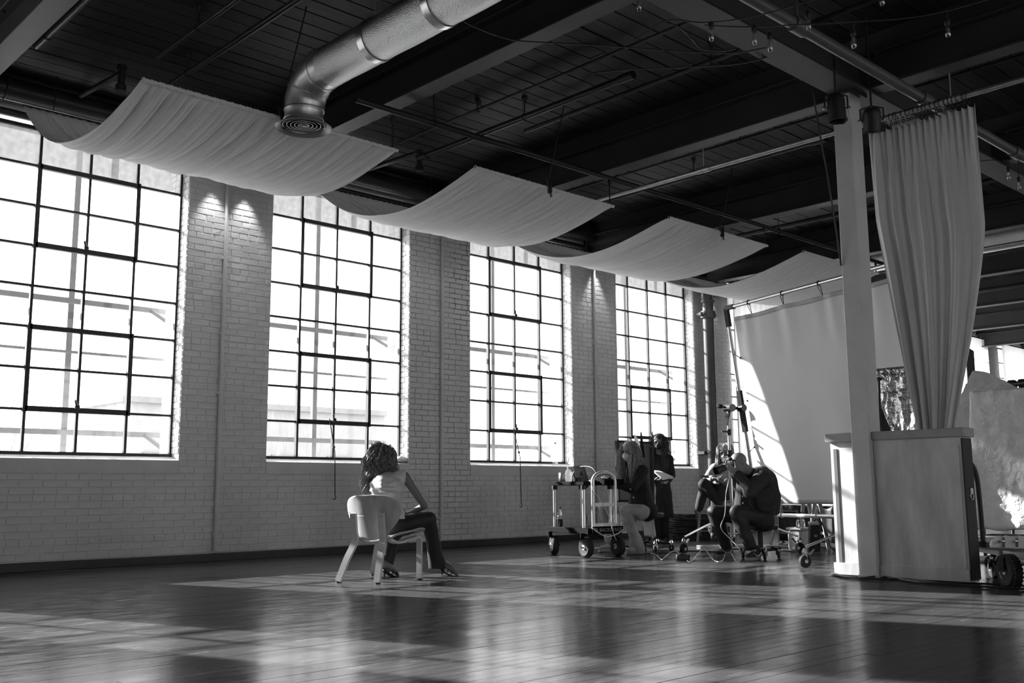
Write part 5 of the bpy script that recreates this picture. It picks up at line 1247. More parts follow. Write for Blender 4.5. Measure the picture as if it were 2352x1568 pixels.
jk += chain([shN, elN, wrN+(elN-wrN).normalized()*.02], [.098, .082, .050])+chain([shF, elF, wrF+(elF-wrF).normalized()*.02], [.098, .082, .050])
jo = blob('jacket', jk, M_DENIM, ph_, .008, 4, wr=.018, ws=10, seed=8, cut=[(nd(1752, 1184, D0), (-UP+CR*.1).normalized())])
co = chain([nk+CR*.03+UP*.035-CF*.06, nk+CR*.07+UP*.04, nk+CR*.05+UP*.03+CF*.07], [.022, .026, .022])+chain([nk+CR*.03+UP*.035-CF*.06, nk-UP*.06-CR*.01-CF*.09], [.022, .018])
blob('collar', co, M_DENIM, jo, .007, 3)
m = MB()
for y in (1125, 1139, 1155): m.lathe(nd(1706+ (y-1125)*.0, y, D0-.155), -CF, [(.009, 0), (.008, .006), (.001, .007)], 10)
m.build('shirt_snaps', M_CHROME, ph_, kind='stuff')
sh_ = chain([nd(1712, 1110, D0-.06), nd(1712, 1165, D0-.04)], [.10, .13]); blob('shirt', sh_, M_COAT, ph_, .01, 3)
seam = mat('denim_seam', .09, .8)
m = MB(); m.tube(curve_pts([nd(1688, 1094, D0-.26), nd(1704, 1112, D0-.34), nd(1722, 1134, D0-.385), nd(1742, 1124, D0-.35)], 5), .003, 5); m.tube(curve_pts([nd(1720, 1136, D0-.30), nd(1724, 1160, D0-.25), nd(1738, 1174, D0-.22), nd(1760, 1179, D0-.19)], 5), .003, 5); m.build('seam', seam, jo, kind='stuff')
tr = chain([hipN, knN, knN.lerp(anN, .5), anN+UP*.02], [.112, .084, .078, .064])+chain([hipF, knF, knF.lerp(anF, .5), anF+UP*.02], [.112, .084, .078, .064])+[('c', hipN, hipF, .13, .13)]
blob('jeans', tr, M_TROUS, ph_, .009, 4, wr=.012, ws=10, seed=4)
def sneaker(heel, toe, name, parent, swoosh=True):
    d = V((toe.x-heel.x, toe.y-heel.y, 0)).normalized(); s = V((-d.y, d.x, 0)); L_ = .30
    so = MB()
    def sole(z0, z1, g):
        ring = []
        for i in range(24):
            a = 2*PI*i/24; x = math.cos(a); y = math.sin(a); ring.append((.15*x, (.048 if x > 0 else .038)*y*(1-.1*x*x)*g))
        return ring
    r_ = sole(0, 0, 1.08); c = V(((heel.x+toe.x)/2, (heel.y+toe.y)/2, 0)); so.prism(r_, c+UP*.018, d, s, .034)
    up_ = [('c', c-d*.10+UP*.055, c-d*.02+UP*.062, .042, .044), ('c', c-d*.02+UP*.062, c+d*.11+UP*.042, .044, .034), ('c', c-d*.085+UP*.06, c-d*.075+UP*.115, .042, .045)]
    o = blob('shoe', up_, M_BLACK, parent, .006, 3); so.build('sole', M_GREY, o)
    lc = MB()
    for k in range(5): q = c+d*(-.02+.022*k)+UP*(.107-.007*k); lc.tube([q-s*.028-UP*.008, q, q+s*.028-UP*.008], .004, 5)
    lc.build('laces', M_LGREY, o, kind='stuff')
    if swoosh:
        for sg in (-1, 1):
            pts = []; Pt = [(-.095, .078), (-.05, .050), (.0, .052), (.05, .066), (.09, .085)]; Pb = [(.05, .052), (.0, .034), (-.045, .030), (-.085, .046)]
            off = s*(sg*.047); sw = MB(); poly = [(-.09, .085), (-.078, .058), (-.05, .040), (-.02, .036), (.03, .046), (.085, .075), (.03, .056), (-.02, .052), (-.05, .058), (-.07, .072)]
            sw.prism(poly, c+off, d, UP, .006); sw.build('shoe_mark', M_LGREY, o, smooth=False)
    return o
sneaker(fl(1752, 1283), fl(1710, 1288), 'n', ph_); sneaker(fl(1690, 1276), fl(1636, 1280), 'f', ph_)
# camera held to his eye
cb = nd(1680, 1066, D0-.03); cf = (-CR*.86-UP*.28-CF*.42).normalized(); cu = (UP-cf*UP.dot(cf)).normalized(); cs_ = cf.cross(cu)
cm = thing('camera', 'black camera with a long hooded lens held up by the bald photographer', 'camera', cb)
MB().box(cb, (.15, .06, .10), (cs_, cf, cu), bev=.012).build('body', M_BLACK, cm)
MB().box(cb+cu*.06, (.06, .06, .035), (cs_, cf, cu), bev=.01).build('prism', M_BLACK, cm)
MB().lathe(cb+cf*.03, cf, [(.036, 0), (.040, .01), (.040, .05), (.036, .055), (.038, .10), (.042, .11), (.044, .15), (.047, .155), (.052, .20), (.049, .20), (.043, .16), (.001, .15)], 24).build('lens', M_BLACK, cm)
MB().lathe(cb+cf*.085, cf, [(.0395, 0), (.0405, .004), (.0405, .012), (.0395, .016)], 24).build('focus_ring', M_GREY, cm)
MB().box(cb+cs_*.085, (.03, .07, .11), (cs_, cf, cu), bev=.012).build('grip', M_BLACK, cm)
# stool
st_ = thing('stool', 'low black rolling stool under the photographer', 'stool', nd(1750, 1275, 11.3)); b0 = nd(1748, 1276, 11.2); b0.z = 0
MB().lathe(V((b0.x, b0.y, .315)), UP, [(.18, 0), (.20, .015), (.20, .045), (.18, .06)], 24).build('seat', M_BLACK, st_)
MB().cyl(V((b0.x, b0.y, .09)), V((b0.x, b0.y, .32)), .028, n=12).build('post', M_BLACK, st_)
m = MB(); m.box(V((b0.x, b0.y, .10)), (.30, .30, .03), bev=.008); m.build('base', M_BLACK, st_)
for sx in (-1, 1):
    for sy in (-1, 1): caster((b0.x+.14*sx, b0.y+.14*sy, 0), st_, .035, (1, .3, 0))
q = nd(1752, 1256, 11.0); tag(MB().grid(lambda u, v: V((b0.x+.02+.2*u, b0.y-.2+.16*v, .118+.02*abs(math.sin(u*5+v*3)))), 8, 8).build('cleaning_cloth', M_SUEDE, None, solid=.004), 'crumpled pale cloth lying on the base of the stool', 'cloth')

# ---- woman at the cart
wa = thing('person', 'long-haired woman in a white mask and black jacket seated at the cart', 'person', (9.9, 8.2, 0))
D0 = 12.35
pel = nd(1474, 1160, D0); mid = nd(1470, 1128, D0); chest = nd(1462, 1098, D0); nk = nd(1453, 1066, D0); hc = nd(1445, 1038, D0)
hf = (-CR*.62-CF*.72-UP*.05).normalized(); HP, HA = head(hc, hf, UP, 1.0)
shN = nd(1476, 1080, D0-.14); shF = nd(1444, 1083, D0+.16); elN = nd(1452, 1122, D0-.26); wrN = nd(1408, 1105, D0-.22); elF = nd(1424, 1112, D0+.28); wrF = nd(1400, 1102, D0+.10)
hipN = nd(1472, 1174, D0-.10); hipF = nd(1462, 1168, D0+.12); knN = nd(1436, 1172, D0-.20); anN = nd(1466, 1252, D0-.10); knF = nd(1388, 1168, D0+.16); anF = nd(1402, 1240, D0+.22)
body = HP+chain([chest, nk, hc-UP*.04], [.075, .05, .048])+chain([pel, mid, chest], [.14, .115, .12])+[('c', shN, shF, .05, .05), ('c', hipN, hipF, .10, .10)]
body += chain([shN, elN, wrN], [.044, .034, .024])+chain([shF, elF, wrF], [.044, .034, .024])+chain([hipN, knN, anN], [.085, .058, .04])+chain([hipF, knF, anF], [.085, .058, .04])
body += hand(wrN, -CR*.95-UP*.2, -UP, 1, .35, .95)+hand(wrF, -CR*.95-UP*.1, -UP, -1, .35, .95)
bo = blob('body', body, M_SKIN, wa, .0065, 3); face_bits(hc, HA, bo, 1, mouth=False); fw, l, up = HA
mk = blob('face_mask', [('e', hc-up*.045+fw*.052, (.058, .060, .050), HA), ('c', hc-up*.018+fw*.096, hc-up*.052+fw*.096, .024, .024), ('e', hc-up*.042+fw*.056, (.060, .060, .044), HA)], mat('white_mask', .72, .8), wa, .006, 3)
m = MB()
for sg in (-1, 1): m.tube(curve_pts([hc-up*.02+fw*.07+l*(sg*.055), hc+l*(sg*.08), hc-up*.02-fw*.02+l*(sg*.08)], 4), .002, 5)
m.build('ear_loops', M_PAPER, mk, kind='stuff')
jk = chain([pel+UP*.0, mid, chest], [.165, .142, .145])+[('c', shN, shF, .07, .07), ('c', shN, chest, .075, .11), ('c', chest, nk-UP*.04, .11, .07), ('c', pel-UP*.03, pel+CR*.06-UP*.06, .165, .14)]+chain([shN, elN, wrN+(elN-wrN).normalized()*.01], [.074, .062, .044])+chain([shF, elF, wrF+(elF-wrF).normalized()*.01], [.074, .062, .044])
jo = blob('jacket', jk, M_COAT, wa, .009, 4, wr=.014, ws=9, seed=21)
m = MB()
for x, y in ((1448, 1123), (1455, 1142)): m.lathe(nd(x, y, D0-.33), -CF, [(.010, 0), (.008, .006), (.001, .007)], 10)
m.build('snaps', M_CHROME, jo, kind='stuff')
tr = chain([hipN, knN, knN.lerp(anN, .5), anN-UP*.05], [.092, .074, .070, .088])+chain([hipF, knF, knF.lerp(anF, .5), anF], [.092, .074, .066, .07])+[('c', hipN, hipF, .115, .115)]
blob('jeans', tr, M_JEANS, wa, .009, 4, wr=.014, ws=9, seed=31)
for an, dd in ((anN, (-CR*.55-CF*.5)), (anF, -CR*.6-CF*.4)):
    b0_ = V((an.x, an.y, 0)); d = V((dd.x, dd.y, 0)).normalized(); o = blob('boot', [('c', an, b0_+UP*.07, .055, .052), ('c', b0_+UP*.05-d*.03, b0_+d*.15+UP*.04, .046, .036)], M_SUEDE, wa, .008, 3)
    MB().box(b0_+d*.055+UP*.010, (.25, .085, .02), (d, V((-d.y, d.x, 0)), UP), bev=.008).build('sole', M_GREY, o)
hro = blob('hair', [('e', hc+up*.042-fw*.022, (.102, .092, .095), HA), ('e', hc-up*.03-fw*.05, (.06, .088, .10), HA)], M_HAIR2, wa, .008, 3, wr=.008, ws=26, seed=6)
rr = random.Random(5); S2 = []
for k in range(80):
    a = rr.uniform(-2.3, 2.3); t0 = rr.uniform(-.3, 1.1); dv = (-fw*math.cos(a)+l*math.sin(a)); p0 = hc+up*(.035+.09*math.sin(t0))+dv*(.095*math.cos(t0)); out = hc-up*.03+dv*.108; ln = rr.uniform(.20, .36) if abs(a) > 1.2 else rr.uniform(.12, .24)
    S2.append([p0, p0.lerp(out, .6)+dv*.012, out-UP*.05, out+dv*rr.uniform(-.01, .03)-UP*(.05+ln*.5)+fw*(.03 if abs(a) > 1.2 else 0), out+dv*rr.uniform(-.02, .03)-UP*(ln+.04)+fw*(.07 if abs(a) > 1.2 else 0)])
strands(S2, hro, M_HAIR2, 'locks', 8, .015, .0028, 1.7, 11, .04)
ws_ = thing('stool', 'black pneumatic stool with five casters under the woman at the cart', 'stool', (0, 0, 0)); b0 = nd(1493, 1255, 12.75); b0.z = 0; ws_.location = b0
seat_z = .46
MB().lathe(V((b0.x, b0.y, seat_z-.05)), UP, [(.16, 0), (.19, .02), (.19, .05), (.17, .065)], 24).build('seat', M_BLACK, ws_); MB().cyl(V((b0.x, b0.y, .10)), V((b0.x, b0.y, seat_z-.04)), .028, n=12).build('post', M_BLACK, ws_)
for k in range(5):
    an = 2*PI*k/5+.3; f = b0+V((math.cos(an), math.sin(an), 0))*.27; MB().bar(b0+UP*.11, f+UP*.085, .045, .03).build('leg', M_BLACK, ws_, smooth=False); caster(f, ws_, .035, f-b0)

# ---- woman standing by the window with papers
wb = thing('person', 'dark-haired woman in a black mask and long black coat standing with papers', 'person', (12.2, 9.6, 0))
D0 = 14.9
hc = nd(1513, 1016, D0); nk = nd(1514, 1042, D0); chest = nd(1515, 1068, D0); mid = nd(1515, 1100, D0); pel = nd(1517, 1128, D0)
hf = (-CR*.30-CF*.92-UP*.12).normalized(); HP, HA = head(hc, hf, UP+CR*.05, 1.02)
shN = nd(1495, 1053, D0); shF = nd(1535, 1053, D0); elL_ = nd(1486, 1090, D0-.06); wrL_ = nd(1502, 1101, D0-.26); elR_ = nd(1541, 1092, D0-.04); wrR_ = nd(1533, 1104, D0-.24)
hN = nd(1509, 1135, D0); hF = nd(1524, 1135, D0); fN = nd(1508, 1232, D0); fF = nd(1526, 1232, D0); fN.z = .07; fF.z = .07; kN = (hN+fN)/2-CF*.02; kF = (hF+fF)/2-CF*.02
body = HP+chain([chest, nk, hc-UP*.05], [.08, .05, .048])+chain([pel, mid, chest], [.13, .11, .12])+[('c', shN, shF, .05, .05)]+chain([shN, elL_, wrL_], [.045, .035, .024])+chain([shF, elR_, wrR_], [.045, .035, .024])+chain([hN, kN, fN], [.09, .06, .04])+chain([hF, kF, fF], [.09, .06, .04])
body += hand(wrL_, (CR*.7-CF*.5), UP, 1, .5, .95)+hand(wrR_, (-CR*.5-CF*.5-UP*.3), UP, -1, .6, .95)
bo = blob('body', body, M_SKIN, wb, .0075, 3); face_bits(hc, HA, bo, 1.02, mouth=False); fw, l, up = HA
blob('face_mask', [('e', hc-up*.045+fw*.052, (.060, .063, .055), HA), ('c', hc-up*.018+fw*.096, hc-up*.052+fw*.096, .024, .024), ('e', hc-up*.042+fw*.056, (.060, .060, .044), HA)], M_COAT, wb, .007, 3)
ct = chain([pel, mid, chest], [.165, .145, .145])+[('c', shN, shF, .075, .075), ('c', chest, chest+UP*.05-CF*-.03, .13, .09), ('c', pel, nd(1518, 1178, D0), .165, .20), ('c', nd(1510, 1150, D0), nd(1510, 1180, D0), .15, .15)]+chain([shN, elL_, wrL_], [.076, .066, .050])+chain([shF, elR_, wrR_], [.076, .066, .050])
blob('coat', ct, M_COAT, wb, .010, 4, wr=.016, ws=8, seed=41, cut=[(nd(1517, 1186, D0), -UP)])
blob('trousers', chain([hN, kN, fN], [.10, .075, .065])+chain([hF, kF, fF], [.10, .075, .065]), M_COAT, wb, .010, 3)
for f in (fN, fF): g = V((f.x, f.y, 0)); blob('boot', [('c', f+UP*.03, g+UP*.06, .06, .055), ('c', g+UP*.04, g+UP*.035-CF*.16, .045, .035)], M_BLACK, wb, .008, 3, cut=[(V((0, 0, .002)), -UP)])
hro = blob('hair', [('e', hc+up*.040-fw*.022, (.104, .094, .098), HA), ('e', hc-up*.04-fw*.05, (.06, .092, .11), HA)], M_HAIR3, wb, .009, 3, wr=.006, ws=26, seed=9)
rr = random.Random(15); S3 = []
for k in range(70):
    a = rr.uniform(-2.25, 2.25); t0 = rr.uniform(-.3, 1.1); dv = (-fw*math.cos(a)+l*math.sin(a)); p0 = hc+up*(.035+.09*math.sin(t0))+dv*(.095*math.cos(t0)); out = hc-up*.03+dv*.108; ln = rr.uniform(.20, .36)
    S3.append([p0, p0.lerp(out, .6)+dv*.012, out-UP*.05, out+dv*rr.uniform(-.01, .03)-UP*(.05+ln*.5)+fw*.03*(abs(a) > 1.2), out+dv*rr.uniform(-.02, .04)-UP*(ln+.04)+fw*.06*(abs(a) > 1.2)])
strands(S3, hro, M_HAIR3, 'locks', 4, .010, .0034, 1.3, 9, .04)
pp = thing('paper_sheets', 'loose sheaf of white papers held by the standing woman', 'papers', nd(1522, 1092, D0-.35))
for k in range(3):
    a, b, c_, d_ = nd(1500, 1080+k, D0-.30), nd(1528, 1086+k, D0-.16), nd(1549, 1096+k*1.5, D0-.28), nd(1522, 1099+k, D0-.44)
    MB().grid(lambda u, v: a.lerp(b, u).lerp(d_.lerp(c_, u), v)+UP*(.012*math.sin(u*3)-.004*k), 8, 4).build('sheet', M_PAPER, pp, solid=.002)

# ---- woman sitting behind the stand
wc_ = thing('person', 'fair-haired woman sitting cross-legged behind the rolling stand with a phone', 'person', (12.6, 9.0, 0))
D0 = 14.05
hc = nd(1665, 1040, D0); nk = nd(1664, 1065, D0); chest = nd(1662, 1084, D0); pel = nd(1658, 1132, D0); mid = nd(1660, 1108, D0)
hf = (-CR*.35-CF*.9-UP*.12).normalized(); HP, HA = head(hc, hf, UP, 1.0)
shL_ = nd(1641, 1076, D0-.02); shR_ = nd(1685, 1076, D0+.02); elA = nd(1626, 1100, D0-.10); wrA = nd(1637, 1098, D0-.34); elB = nd(1694, 1104, D0-.08); wrB = nd(1668, 1106, D0-.36)
h1 = nd(1650, 1136, D0); h2 = nd(1668, 1136, D0); k1 = nd(1626, 1116, D0-.46); a1 = nd(1650, 1154, D0-.5); k2 = nd(1640, 1120, D0-.40); a2 = nd(1612, 1222, D0-.42); k1 = nd(1664, 1118, D0-.48); a1 = nd(1612, 1150, D0-.60)
k1 = nd(1618, 1113, D0-.46); a1 = nd(1652, 1156, D0-.58); k2 = nd(1650, 1122, D0-.42); a2 = nd(1640, 1222, D0-.40)
body = HP+chain([chest, nk, hc-UP*.05], [.08, .05, .048])+chain([pel, mid, chest], [.13, .115, .12])+[('c', shL_, shR_, .05, .05)]+chain([shL_, elA, wrA], [.045, .035, .024])+chain([shR_, elB, wrB], [.045, .035, .024])+chain([h1, k1, a1], [.09, .065, .036])+chain([h2, k2, a2], [.09, .06, .04])
body += hand(wrA, (CR*.7-CF*.3), UP, -1, .5, .95)+hand(wrB, (-CR*.8-CF*.2), UP, 1, .4, .95)
bo = blob('body', body, M_SKIN, wc_, .0075, 3); face_bits(hc, HA, bo, 1, mouth=False); fw, l, up = HA
blob('face_mask', [('e', hc-up*.045+fw*.052, (.058, .060, .050), HA)], mat('white_mask', .72, .8), wc_, .007, 3)
blob('hair', [('e', hc+up*.042-fw*.022, (.102, .092, .095), HA), ('e', hc-up*.05-fw*.04, (.06, .095, .13), HA), ('c', hc+l*.085, hc+l*.09-up*.2, .03, .02), ('c', hc-l*.085, hc-l*.09-up*.2, .03, .02)], M_HAIR4, wc_, .008, 3, wr=.010, ws=24, seed=6, wstretch=(1, 1, .3))
rr = random.Random(25); S4 = []
for k in range(60):
    a = rr.uniform(-2.3, 2.3); t0 = rr.uniform(0, 1.45); dv = (-fw*math.cos(a)+l*math.sin(a)); p0 = hc+up*(.035+.095*math.sin(t0))+dv*(.098*math.cos(t0))-fw*.015; out = hc-up*.02+dv*.108; ln = rr.uniform(.18, .27)
    S4.append([p0, p0.lerp(hc+up*.08+dv*.08, .5)+dv*.012, out, out+dv*.01-UP*(ln*.5), out-UP*ln])
strands(S4, wc_, M_HAIR4, 'locks', 6, .004, .005, 1.0, 5, .022)
jk = chain([pel, mid, chest], [.155, .14, .145])+[('c', shL_, shR_, .07, .07), ('c', chest, nk-UP*.04, .10, .07)]+chain([shL_, elA, wrA+(elA-wrA).normalized()*.03], [.076, .062, .046])+chain([shR_, elB, wrB+(elB-wrB).normalized()*.03], [.076, .062, .046])
blob('jacket', jk, mat('grey_jacket', .30, .8, var=.2, vscale=10), wc_, .010, 3, wr=.014, ws=9, seed=51)
blob('trousers', chain([h1, k1, a1+(k1-a1).normalized()*.05], [.11, .085, .06])+chain([h2, k2, a2+(k2-a2).normalized()*.04], [.11, .085, .085])+[('c', h1, h2, .12, .12), ('c', k1, nd(1606, 1165, D0-.45), .07, .06)], M_COAT, wc_, .010, 3, wr=.012, ws=8, seed=61)
for an, dd in ((a1, CR*.5-CF*.3-UP*.5), (a2, -CF*.9-CR*.3)):
    d = V(dd).normalized(); blob('shoe', [('c', an, an+d*.06-UP*.03, .045, .042), ('c', an+d*.02-UP*.03, an+d*.17-UP*.05, .040, .03)], M_BLACK, wc_, .008, 3)
t = thing('phone', 'dark phone held by the woman behind the rolling stand', 'phone', nd(1622, 1093, D0-.42)); p0 = nd(1616, 1093.5, D0-.42)
MB().box(p0, (.15, .075, .010), ((CR*.95-UP*.1).normalized(), (CF*.9+UP*.2).normalized(), UP), bev=.003).build('body', M_BLACK, t)
# ================================================================== THE CART AND WHAT STANDS ON IT
w1, w2, w3, w4 = fl(1273, 1274), fl(1347, 1281), fl(1428, 1279), fl(1372, 1268)
M_CARTB = mat('cart_black_steel', .005, .7, spec=.05, var=.3)
LA = (w2-w1); LA.z = 0; LA.normalize()                       # along the long side, towards the camera
SA = (w3-w2); SA.z = 0; SA = (SA-LA*SA.dot(LA)).normalized()
o = w2; Lc = (w2-w1).length; Wc = .45
ct = thing('work_cart', 'black two-deck rolling work cart with a pale tube handle and pneumatic tyres', 'cart', w2)
zc = .30
def cp_(a, b, z): return w1+LA*(a*Lc)+SA*(b*Wc)+V((0, 0, z))
for b in (0, 1): MB().bar(cp_(-.12, b, zc), cp_(1.12, b, zc), .05, .07, UP, .006).build('side_rail', M_CARTB, ct)
for a in (-.12, .5, 1.10): MB().bar(cp_(a, 0, zc), cp_(a, 1, zc), .05, .06, UP, .006).build('cross_rail', M_CARTB, ct)
MB().box(cp_(.5, .5, zc+.025), (Lc*1.15, Wc*.92, .012), (LA, SA, UP)).build('lower_deck', M_CARTB, ct)
zt = at(1290, 1108, 'x', cp_(0, 0, 0).x).z; zt = .845
for (nm, a0, a1_) in (('upper_deck', -.06, .98), ):
    MB().box(cp_((a0+a1_)/2, .45, zt), (Lc*(a1_-a0), Wc*.95, .045), (LA, SA, UP), bev=.006).build(nm, M_CARTB, ct)
MB().box(cp_(.92, .78, zt+.012), (.30, Wc*.62, .07), (LA, SA, UP), bev=.006).build('drawer_tray', M_CARTB, ct)
for (a, b) in ((.02, .02), (.90, .05), (.02, .9), (.9, .9)):
    MB().cyl(cp_(a, b, zc), cp_(a, b, zt-.02), .021, n=12).build('upright', M_ALU, ct)
    MB().cyl(cp_(a, b, zt-.07), cp_(a, b, zt-.02), .034, n=12).build('clamp', M_BLACK, ct)
# handle: hoop of pale tube at the near end
hx = 1.13; HB0, HB1 = .10, .80; HM, HH = (HB0+HB1)/2, (HB1-HB0)/2
pts = [cp_(hx, HB0, zc-.02), cp_(hx, HB0, zt-.03)]
for i in range(0, 21): an = PI-PI*i/20; pts.append(cp_(hx, HM, zt-.01)+SA*(math.cos(an)*Wc*HH)+UP*(max(0, math.sin(an))**.7*.13))
pts += [cp_(hx, HB1, zt-.03), cp_(hx, HB1, zc+.08)]
MB().tube(pts, .022, 12).build('handle', M_ALU, ct)
for z in (.37, .60): MB().bar(cp_(hx, HB0, z), cp_(hx, HB1, z), .02, .04, UP).build('handle_rung', M_ALU, ct)
pl = MB().box(cp_(1.16, .52, zc+.012), (.012, Wc*.95, .085), (LA, SA, UP), bev=.003).build('name_plate', M_CARTB, ct)
X_ = SA; text_mesh('lettering', 'BACKSTAGE', .058, cp_(1.16, .60, zc+.012)+LA*.0065, X_, UP, M_GREY, pl, .001)
MB().ring(cp_(1.16, .14, zc+.012)+LA*.007, LA, .020, .004, 18, 6).build('badge', M_GREY, pl)
MB().ball(cp_(1.16, .14, zc+.012)+LA*.007, (.008, .008, .008), 8).build('badge_dot', M_GREY, pl)
for (p, nm) in ((cp_(1.04, -.043, zc), 1), (cp_(.62, -.043, zc), 2)): MB().box(p, (.06, .004, .03), (LA, SA, UP)).build('sticker', M_LGREY, ct)
for p in (cp_(1.10, .8, zt+.015), cp_(1.148, 1.02, zc-.02)): MB().box(p+LA*.02, (.004, .07, .022), (LA, SA, UP)).build('sticker', M_LGREY, ct)
for (a, b) in ((0, 0), (1, 0), (1, 1), (0, 1)):
    p = cp_(a, b, .118); ax = SA if a == 1 else (SA*.93+LA*.35).normalized()
    wheel(p, ax, .118, .075, ct, M_ALU)
    MB().bar(p+UP*.09-SA*.055, p+UP*.16-SA*.055, .05, .02, LA).build('wheel_fork', M_CARTB, ct)
    MB().cyl(p-ax*.07, p+ax*.07, .012, n=8).build('axle_pin', M_CHROME, ct)
MB().cyl(cp_(1, .08, .11), cp_(1, .92, .11), .010, n=8).build('axle', M_CHROME, ct)
# laptop, bottles, tin, tape
LP = cp_(.63, .52, zt+.0225)
lt = thing('laptop', 'open silver laptop on the cart, its lid turned to the camera', 'laptop', LP)
hd = (CR*.95+CF*.12); hd.z = 0; hd = hd.normalized(); hn = V((hd.y, -hd.x, 0))
MB().box(LP+CR*.16+UP*.009, (.32, .23, .016), (hd, hn, UP), bev=.004).build('base', M_ALU, lt)
c0 = pd(1345, 1090, 12.0); lx = hd; ly = (UP*.95-CR*.30).normalized()
poly = [pd(1317, 1070, 12.0), pd(1341, 1068, 12.15), pd(1354, 1107, 12.15), pd(1326, 1107, 12.0)]; Nn = (poly[1]-poly[0]).cross(poly[3]-poly[0]).normalized(); m = MB(); m.add(poly+[p+Nn*.008 for p in poly], [(0, 1, 2, 3), (7, 6, 5, 4)]+[(i, i+4, (i+1) % 4+4, (i+1) % 4) for i in range(4)])
lo_ = m.build('lid', mat('laptop_lid', .16, .35, metal=.4), lt, smooth=False)
ce = (poly[0]+poly[1]+poly[2]+poly[3])/4; ux = (poly[1]-poly[0]).normalized(); uy = (poly[0]-poly[3]).normalized(); nz = Nn if Nn.dot(CF) < 0 else -Nn
ap = [(0, .012), (.008, .017), (.018, .015), (.024, .006), (.02, -.002), (.022, -.010), (.012, -.024), (.005, -.022), (0, -.024), (-.006, -.022), (-.012, -.024), (-.022, -.008), (-.022, .006), (-.015, .016), (-.007, .016)]
ep = MB(); ep.prism([(x*.9, y*.9) for x, y in ap], ce+nz*.006, ux, uy, .004); ep.prism([(.001, .018), (.009, .022), (.010, .032), (.002, .028)], ce+nz*.006, ux, uy, .004); ep.build('emblem', M_BLACK, lo_, smooth=False)
def on_deck(x, d=12.0):
    q = pd(x, 1108, d); q.z = zt+.0225; return q
def bottle(name, label, p, h, r, content, m, group=None, cap=True):
    t = thing(name, label, 'bottle', p, group); MB().lathe(p, UP, [(r*.8, 0), (r, .01), (r, h*.28), (r*.93, h*.32), (r, h*.36), (r, h*.62), (r*.85, h*.74), (r*.4, h*.88), (r*.36, h*.94)], 20, caps=True).build('shell', m, t)
    if content: MB().lathe(p+UP*.004, UP, [(r*.75, 0), (r*.95, .01), (r*.95, h*content)], 20).build('drink', M_BLACKG, t)
    if content: MB().lathe(p, UP, [(r*1.01, h*.40), (r*1.015, h*.41), (r*1.015, h*.58), (r*1.01, h*.59)], 20, caps=False).build('label_band', M_LGREY, t)
    if cap: MB().lathe(p+UP*h*.93, UP, [(r*.42, 0), (r*.42, h*.06), (r*.3, h*.07)], 14).build('cap', M_BLACK if content else M_LGREY, t)
    return t
G_BOT = glass_mat('clear_bottle', .88, .18, .6)
bottle('drink_bottle', 'half-full dark soda bottle on the lower deck of the cart', cp_(.12, .08, zc+.031), .235, .034, .42, G_BOT)
bottle('water_bottle', 'clear water bottle on the lower deck beside the jeans', cp_(1.06, 1.02, zc+.036), .20, .032, 0, G_BOT)
bottle('water_bottle', 'squat clear bottle on the upper deck beside the laptop', on_deck(1306, 11.9), .17, .04, 0, G_BOT)
bottle('glass_bottle', 'tall clear bottle standing on the sill of the third window', V((at(1275, 1062, 'y', 10.86).x, 10.86, 1.158)), .34, .045, 0, G_BOT)
p = on_deck(1292, 12.05); t = thing('metal_cup', 'dark metal cup at the far corner of the upper deck', 'cup', p); MB().lathe(p, UP, [(.042, 0), (.045, .005), (.045, .10), (.042, .105), (.040, .10), (.040, .01)], 20).build('body', M_STEEL, t); MB().ring(p+UP*.05+LA*.055, SA, .025, .005, 14, 6).build('ear', M_STEEL, t)
p = on_deck(1326, 11.75); t = thing('tape_roll', 'black roll of tape lying by the laptop', 'tape', p); MB().lathe(p, UP, [(.03, 0), (.055, 0), (.055, .045), (.03, .045), (.03, 0)], 22, caps=False).build('roll', M_BLACK, t); MB().lathe(p, UP, [(.028, 0), (.030, 0), (.030, .046), (.028, .046), (.028, 0)], 22, caps=False).build('core', M_GREY, t)
p = on_deck(1322, 12.25); t = thing('drive_box', 'small black drive box behind the bottle on the cart', 'box', p); MB().box(p+UP*.06, (.10, .12, .12), (LA, SA, UP), bev=.006).build('case', M_BLACK, t); MB().box(p+UP*.03+LA*.051, (.004, .09, .012), (LA, SA, UP)).build('slot', M_GREY, t)
p = pd(1395, 1104, 12.1); t = thing('mouse', 'pale mouse on the tray of the cart under her hand', 'mouse', p); q = cp_(.95, .66, zt+.047); MB().ball(q+UP*.015, (.05, .03, .018), 14).build('shell', M_LGREY, t); MB().cyl(q+UP*.03-SA*.004, q+UP*.03+SA*.004, .006, n=8).build('scroll', M_BLACK, t)
# cloth on the second sill
p = V((at(926, 1056, 'y', 10.85).x, 10.85, 1.15)); tag(MB().grid(lambda u, v: p+V((.16*(u-.5)*2*(1-.3*(v-.5)**2), .07*(v-.5)*2, .01+.07*math.sin(PI*u)**.6*math.sin(PI*v)**.5+.012*noise.noise(V((u*6, v*6, 1))))), 22, 14).build('folded_cloth', M_PAPER, None, solid=.006), 'small white bundle of cloth on the sill beside the model', 'cloth')
# papers and gear on the floor by the stool
p = pd(1490, 1200, 12.9); tag(MB().grid(lambda u, v: pd(1474+26*u, 1185, 12.55)+V((0, 0, -.25*v+.0))+CR*(.03*v)+CF*(.03*math.sin(u*4+v*2)), 8, 8).build('paper_sheet', M_PAPER, None, solid=.002), 'loose printed sheet hanging from the stool of the woman at the cart', 'paper')
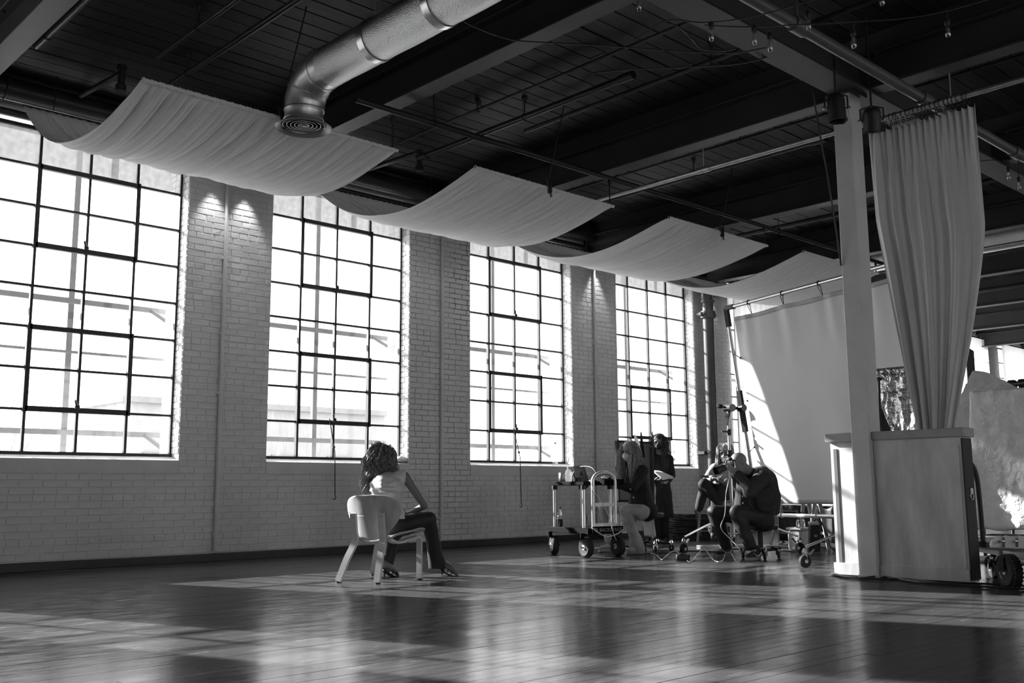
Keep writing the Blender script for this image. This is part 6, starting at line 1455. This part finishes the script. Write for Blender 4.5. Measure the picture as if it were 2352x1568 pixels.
# cables
def cable(lb, pts, r, m, name='cable'):
    return tag(MB().tube(curve_pts(pts, 7), r, 7).build(name, m, None), lb, 'cable')
def g(x, y, z=.008): p = fl(x, y); p.z = z; return p
cable('white cable running from the cart handle down to the floor and the power box', [cp_(1.1, .05, zt+.04), cp_(1.18, .10, zt-.1), cp_(1.17, .35, .62), pd(1400, 1190, 11.5), pd(1413, 1235, 11.5), g(1432, 1264, .05), g(1470, 1271), g(1500, 1273), g(1520, 1287)], .005, M_WCABLE)
cable('white cable zigzagging over the floor in front of the photographer', [g(1520, 1287), g(1538, 1276, .03), g(1552, 1273, .04), g(1572, 1283), g(1586, 1291), g(1605, 1278, .04), g(1618, 1272, .06), g(1640, 1288), g(1660, 1288), g(1671, 1272, .07), g(1690, 1290)], .0045, M_WCABLE)
cable('white tether cable dropping from the camera past the photographer', [cb-UP*.06, nd(1668, 1130, 10.75), nd(1665, 1180, 10.72), nd(1656, 1212, 10.75), nd(1680, 1240, 10.75), nd(1700, 1262, 10.7), g(1705, 1282, .02), g(1700, 1289)], .0042, M_WCABLE)
cable('white cable draped along the side of the lower cart deck', [cp_(1.17, .0, zc+.05), cp_(1.19, .25, zc-.03), cp_(1.19, .5, zc-.06), cp_(1.19, .8, zc-.03), cp_(1.19, 1.0, zc+.02)], .007, M_WCABLE)
cable('thick black cable hanging behind the upright of the cart', [cp_(.78, .3, zt-.03), cp_(.66, .28, zt-.10), cp_(.64, .3, .55), cp_(.72, .3, .45), cp_(.68, .3, .35)], .016, M_CORK)
cable('dark cable looped above the laptop on the cart', [cp_(.1, .45, zt+.03), cp_(.2, .5, zt+.15), cp_(.38, .5, zt+.20), cp_(.7, .5, zt+.19), cp_(.86, .5, zt+.12), cp_(.9, .5, zt+.03)], .007, M_CORK)
cable('black cable lying on the floor from the cart to the photographer', [g(1440, 1276), g(1490, 1272), g(1540, 1270), g(1590, 1266), g(1640, 1268), g(1680, 1262), g(1760, 1262), g(1830, 1268)], .009, M_CORK)
cable('coil of pale cable on the floor behind the photographer', [V((fl(1630, 1262).x+.16*math.cos(a*.7), fl(1630, 1262).y+.16*math.sin(a*.7), .008+.004*a*.5)) for a in range(24)], .005, M_LGREY)
p = fl(1568, 1287); t = thing('power_box', 'small black power box on the floor between the cart and the photographer', 'power box', (p.x, p.y, 0)); MB().box(V((p.x, p.y, .035)), (.15, .09, .065), ((CR-UP*CR.z).normalized(), (CF-UP*CF.z).normalized(), UP), bev=.01).build('case', M_BLACK, t); MB().box(V((p.x, p.y, .072)), (.06, .03, .012), ((CR-UP*CR.z).normalized(), (CF-UP*CF.z).normalized(), UP), bev=.003).build('plug', M_BLACK, t)
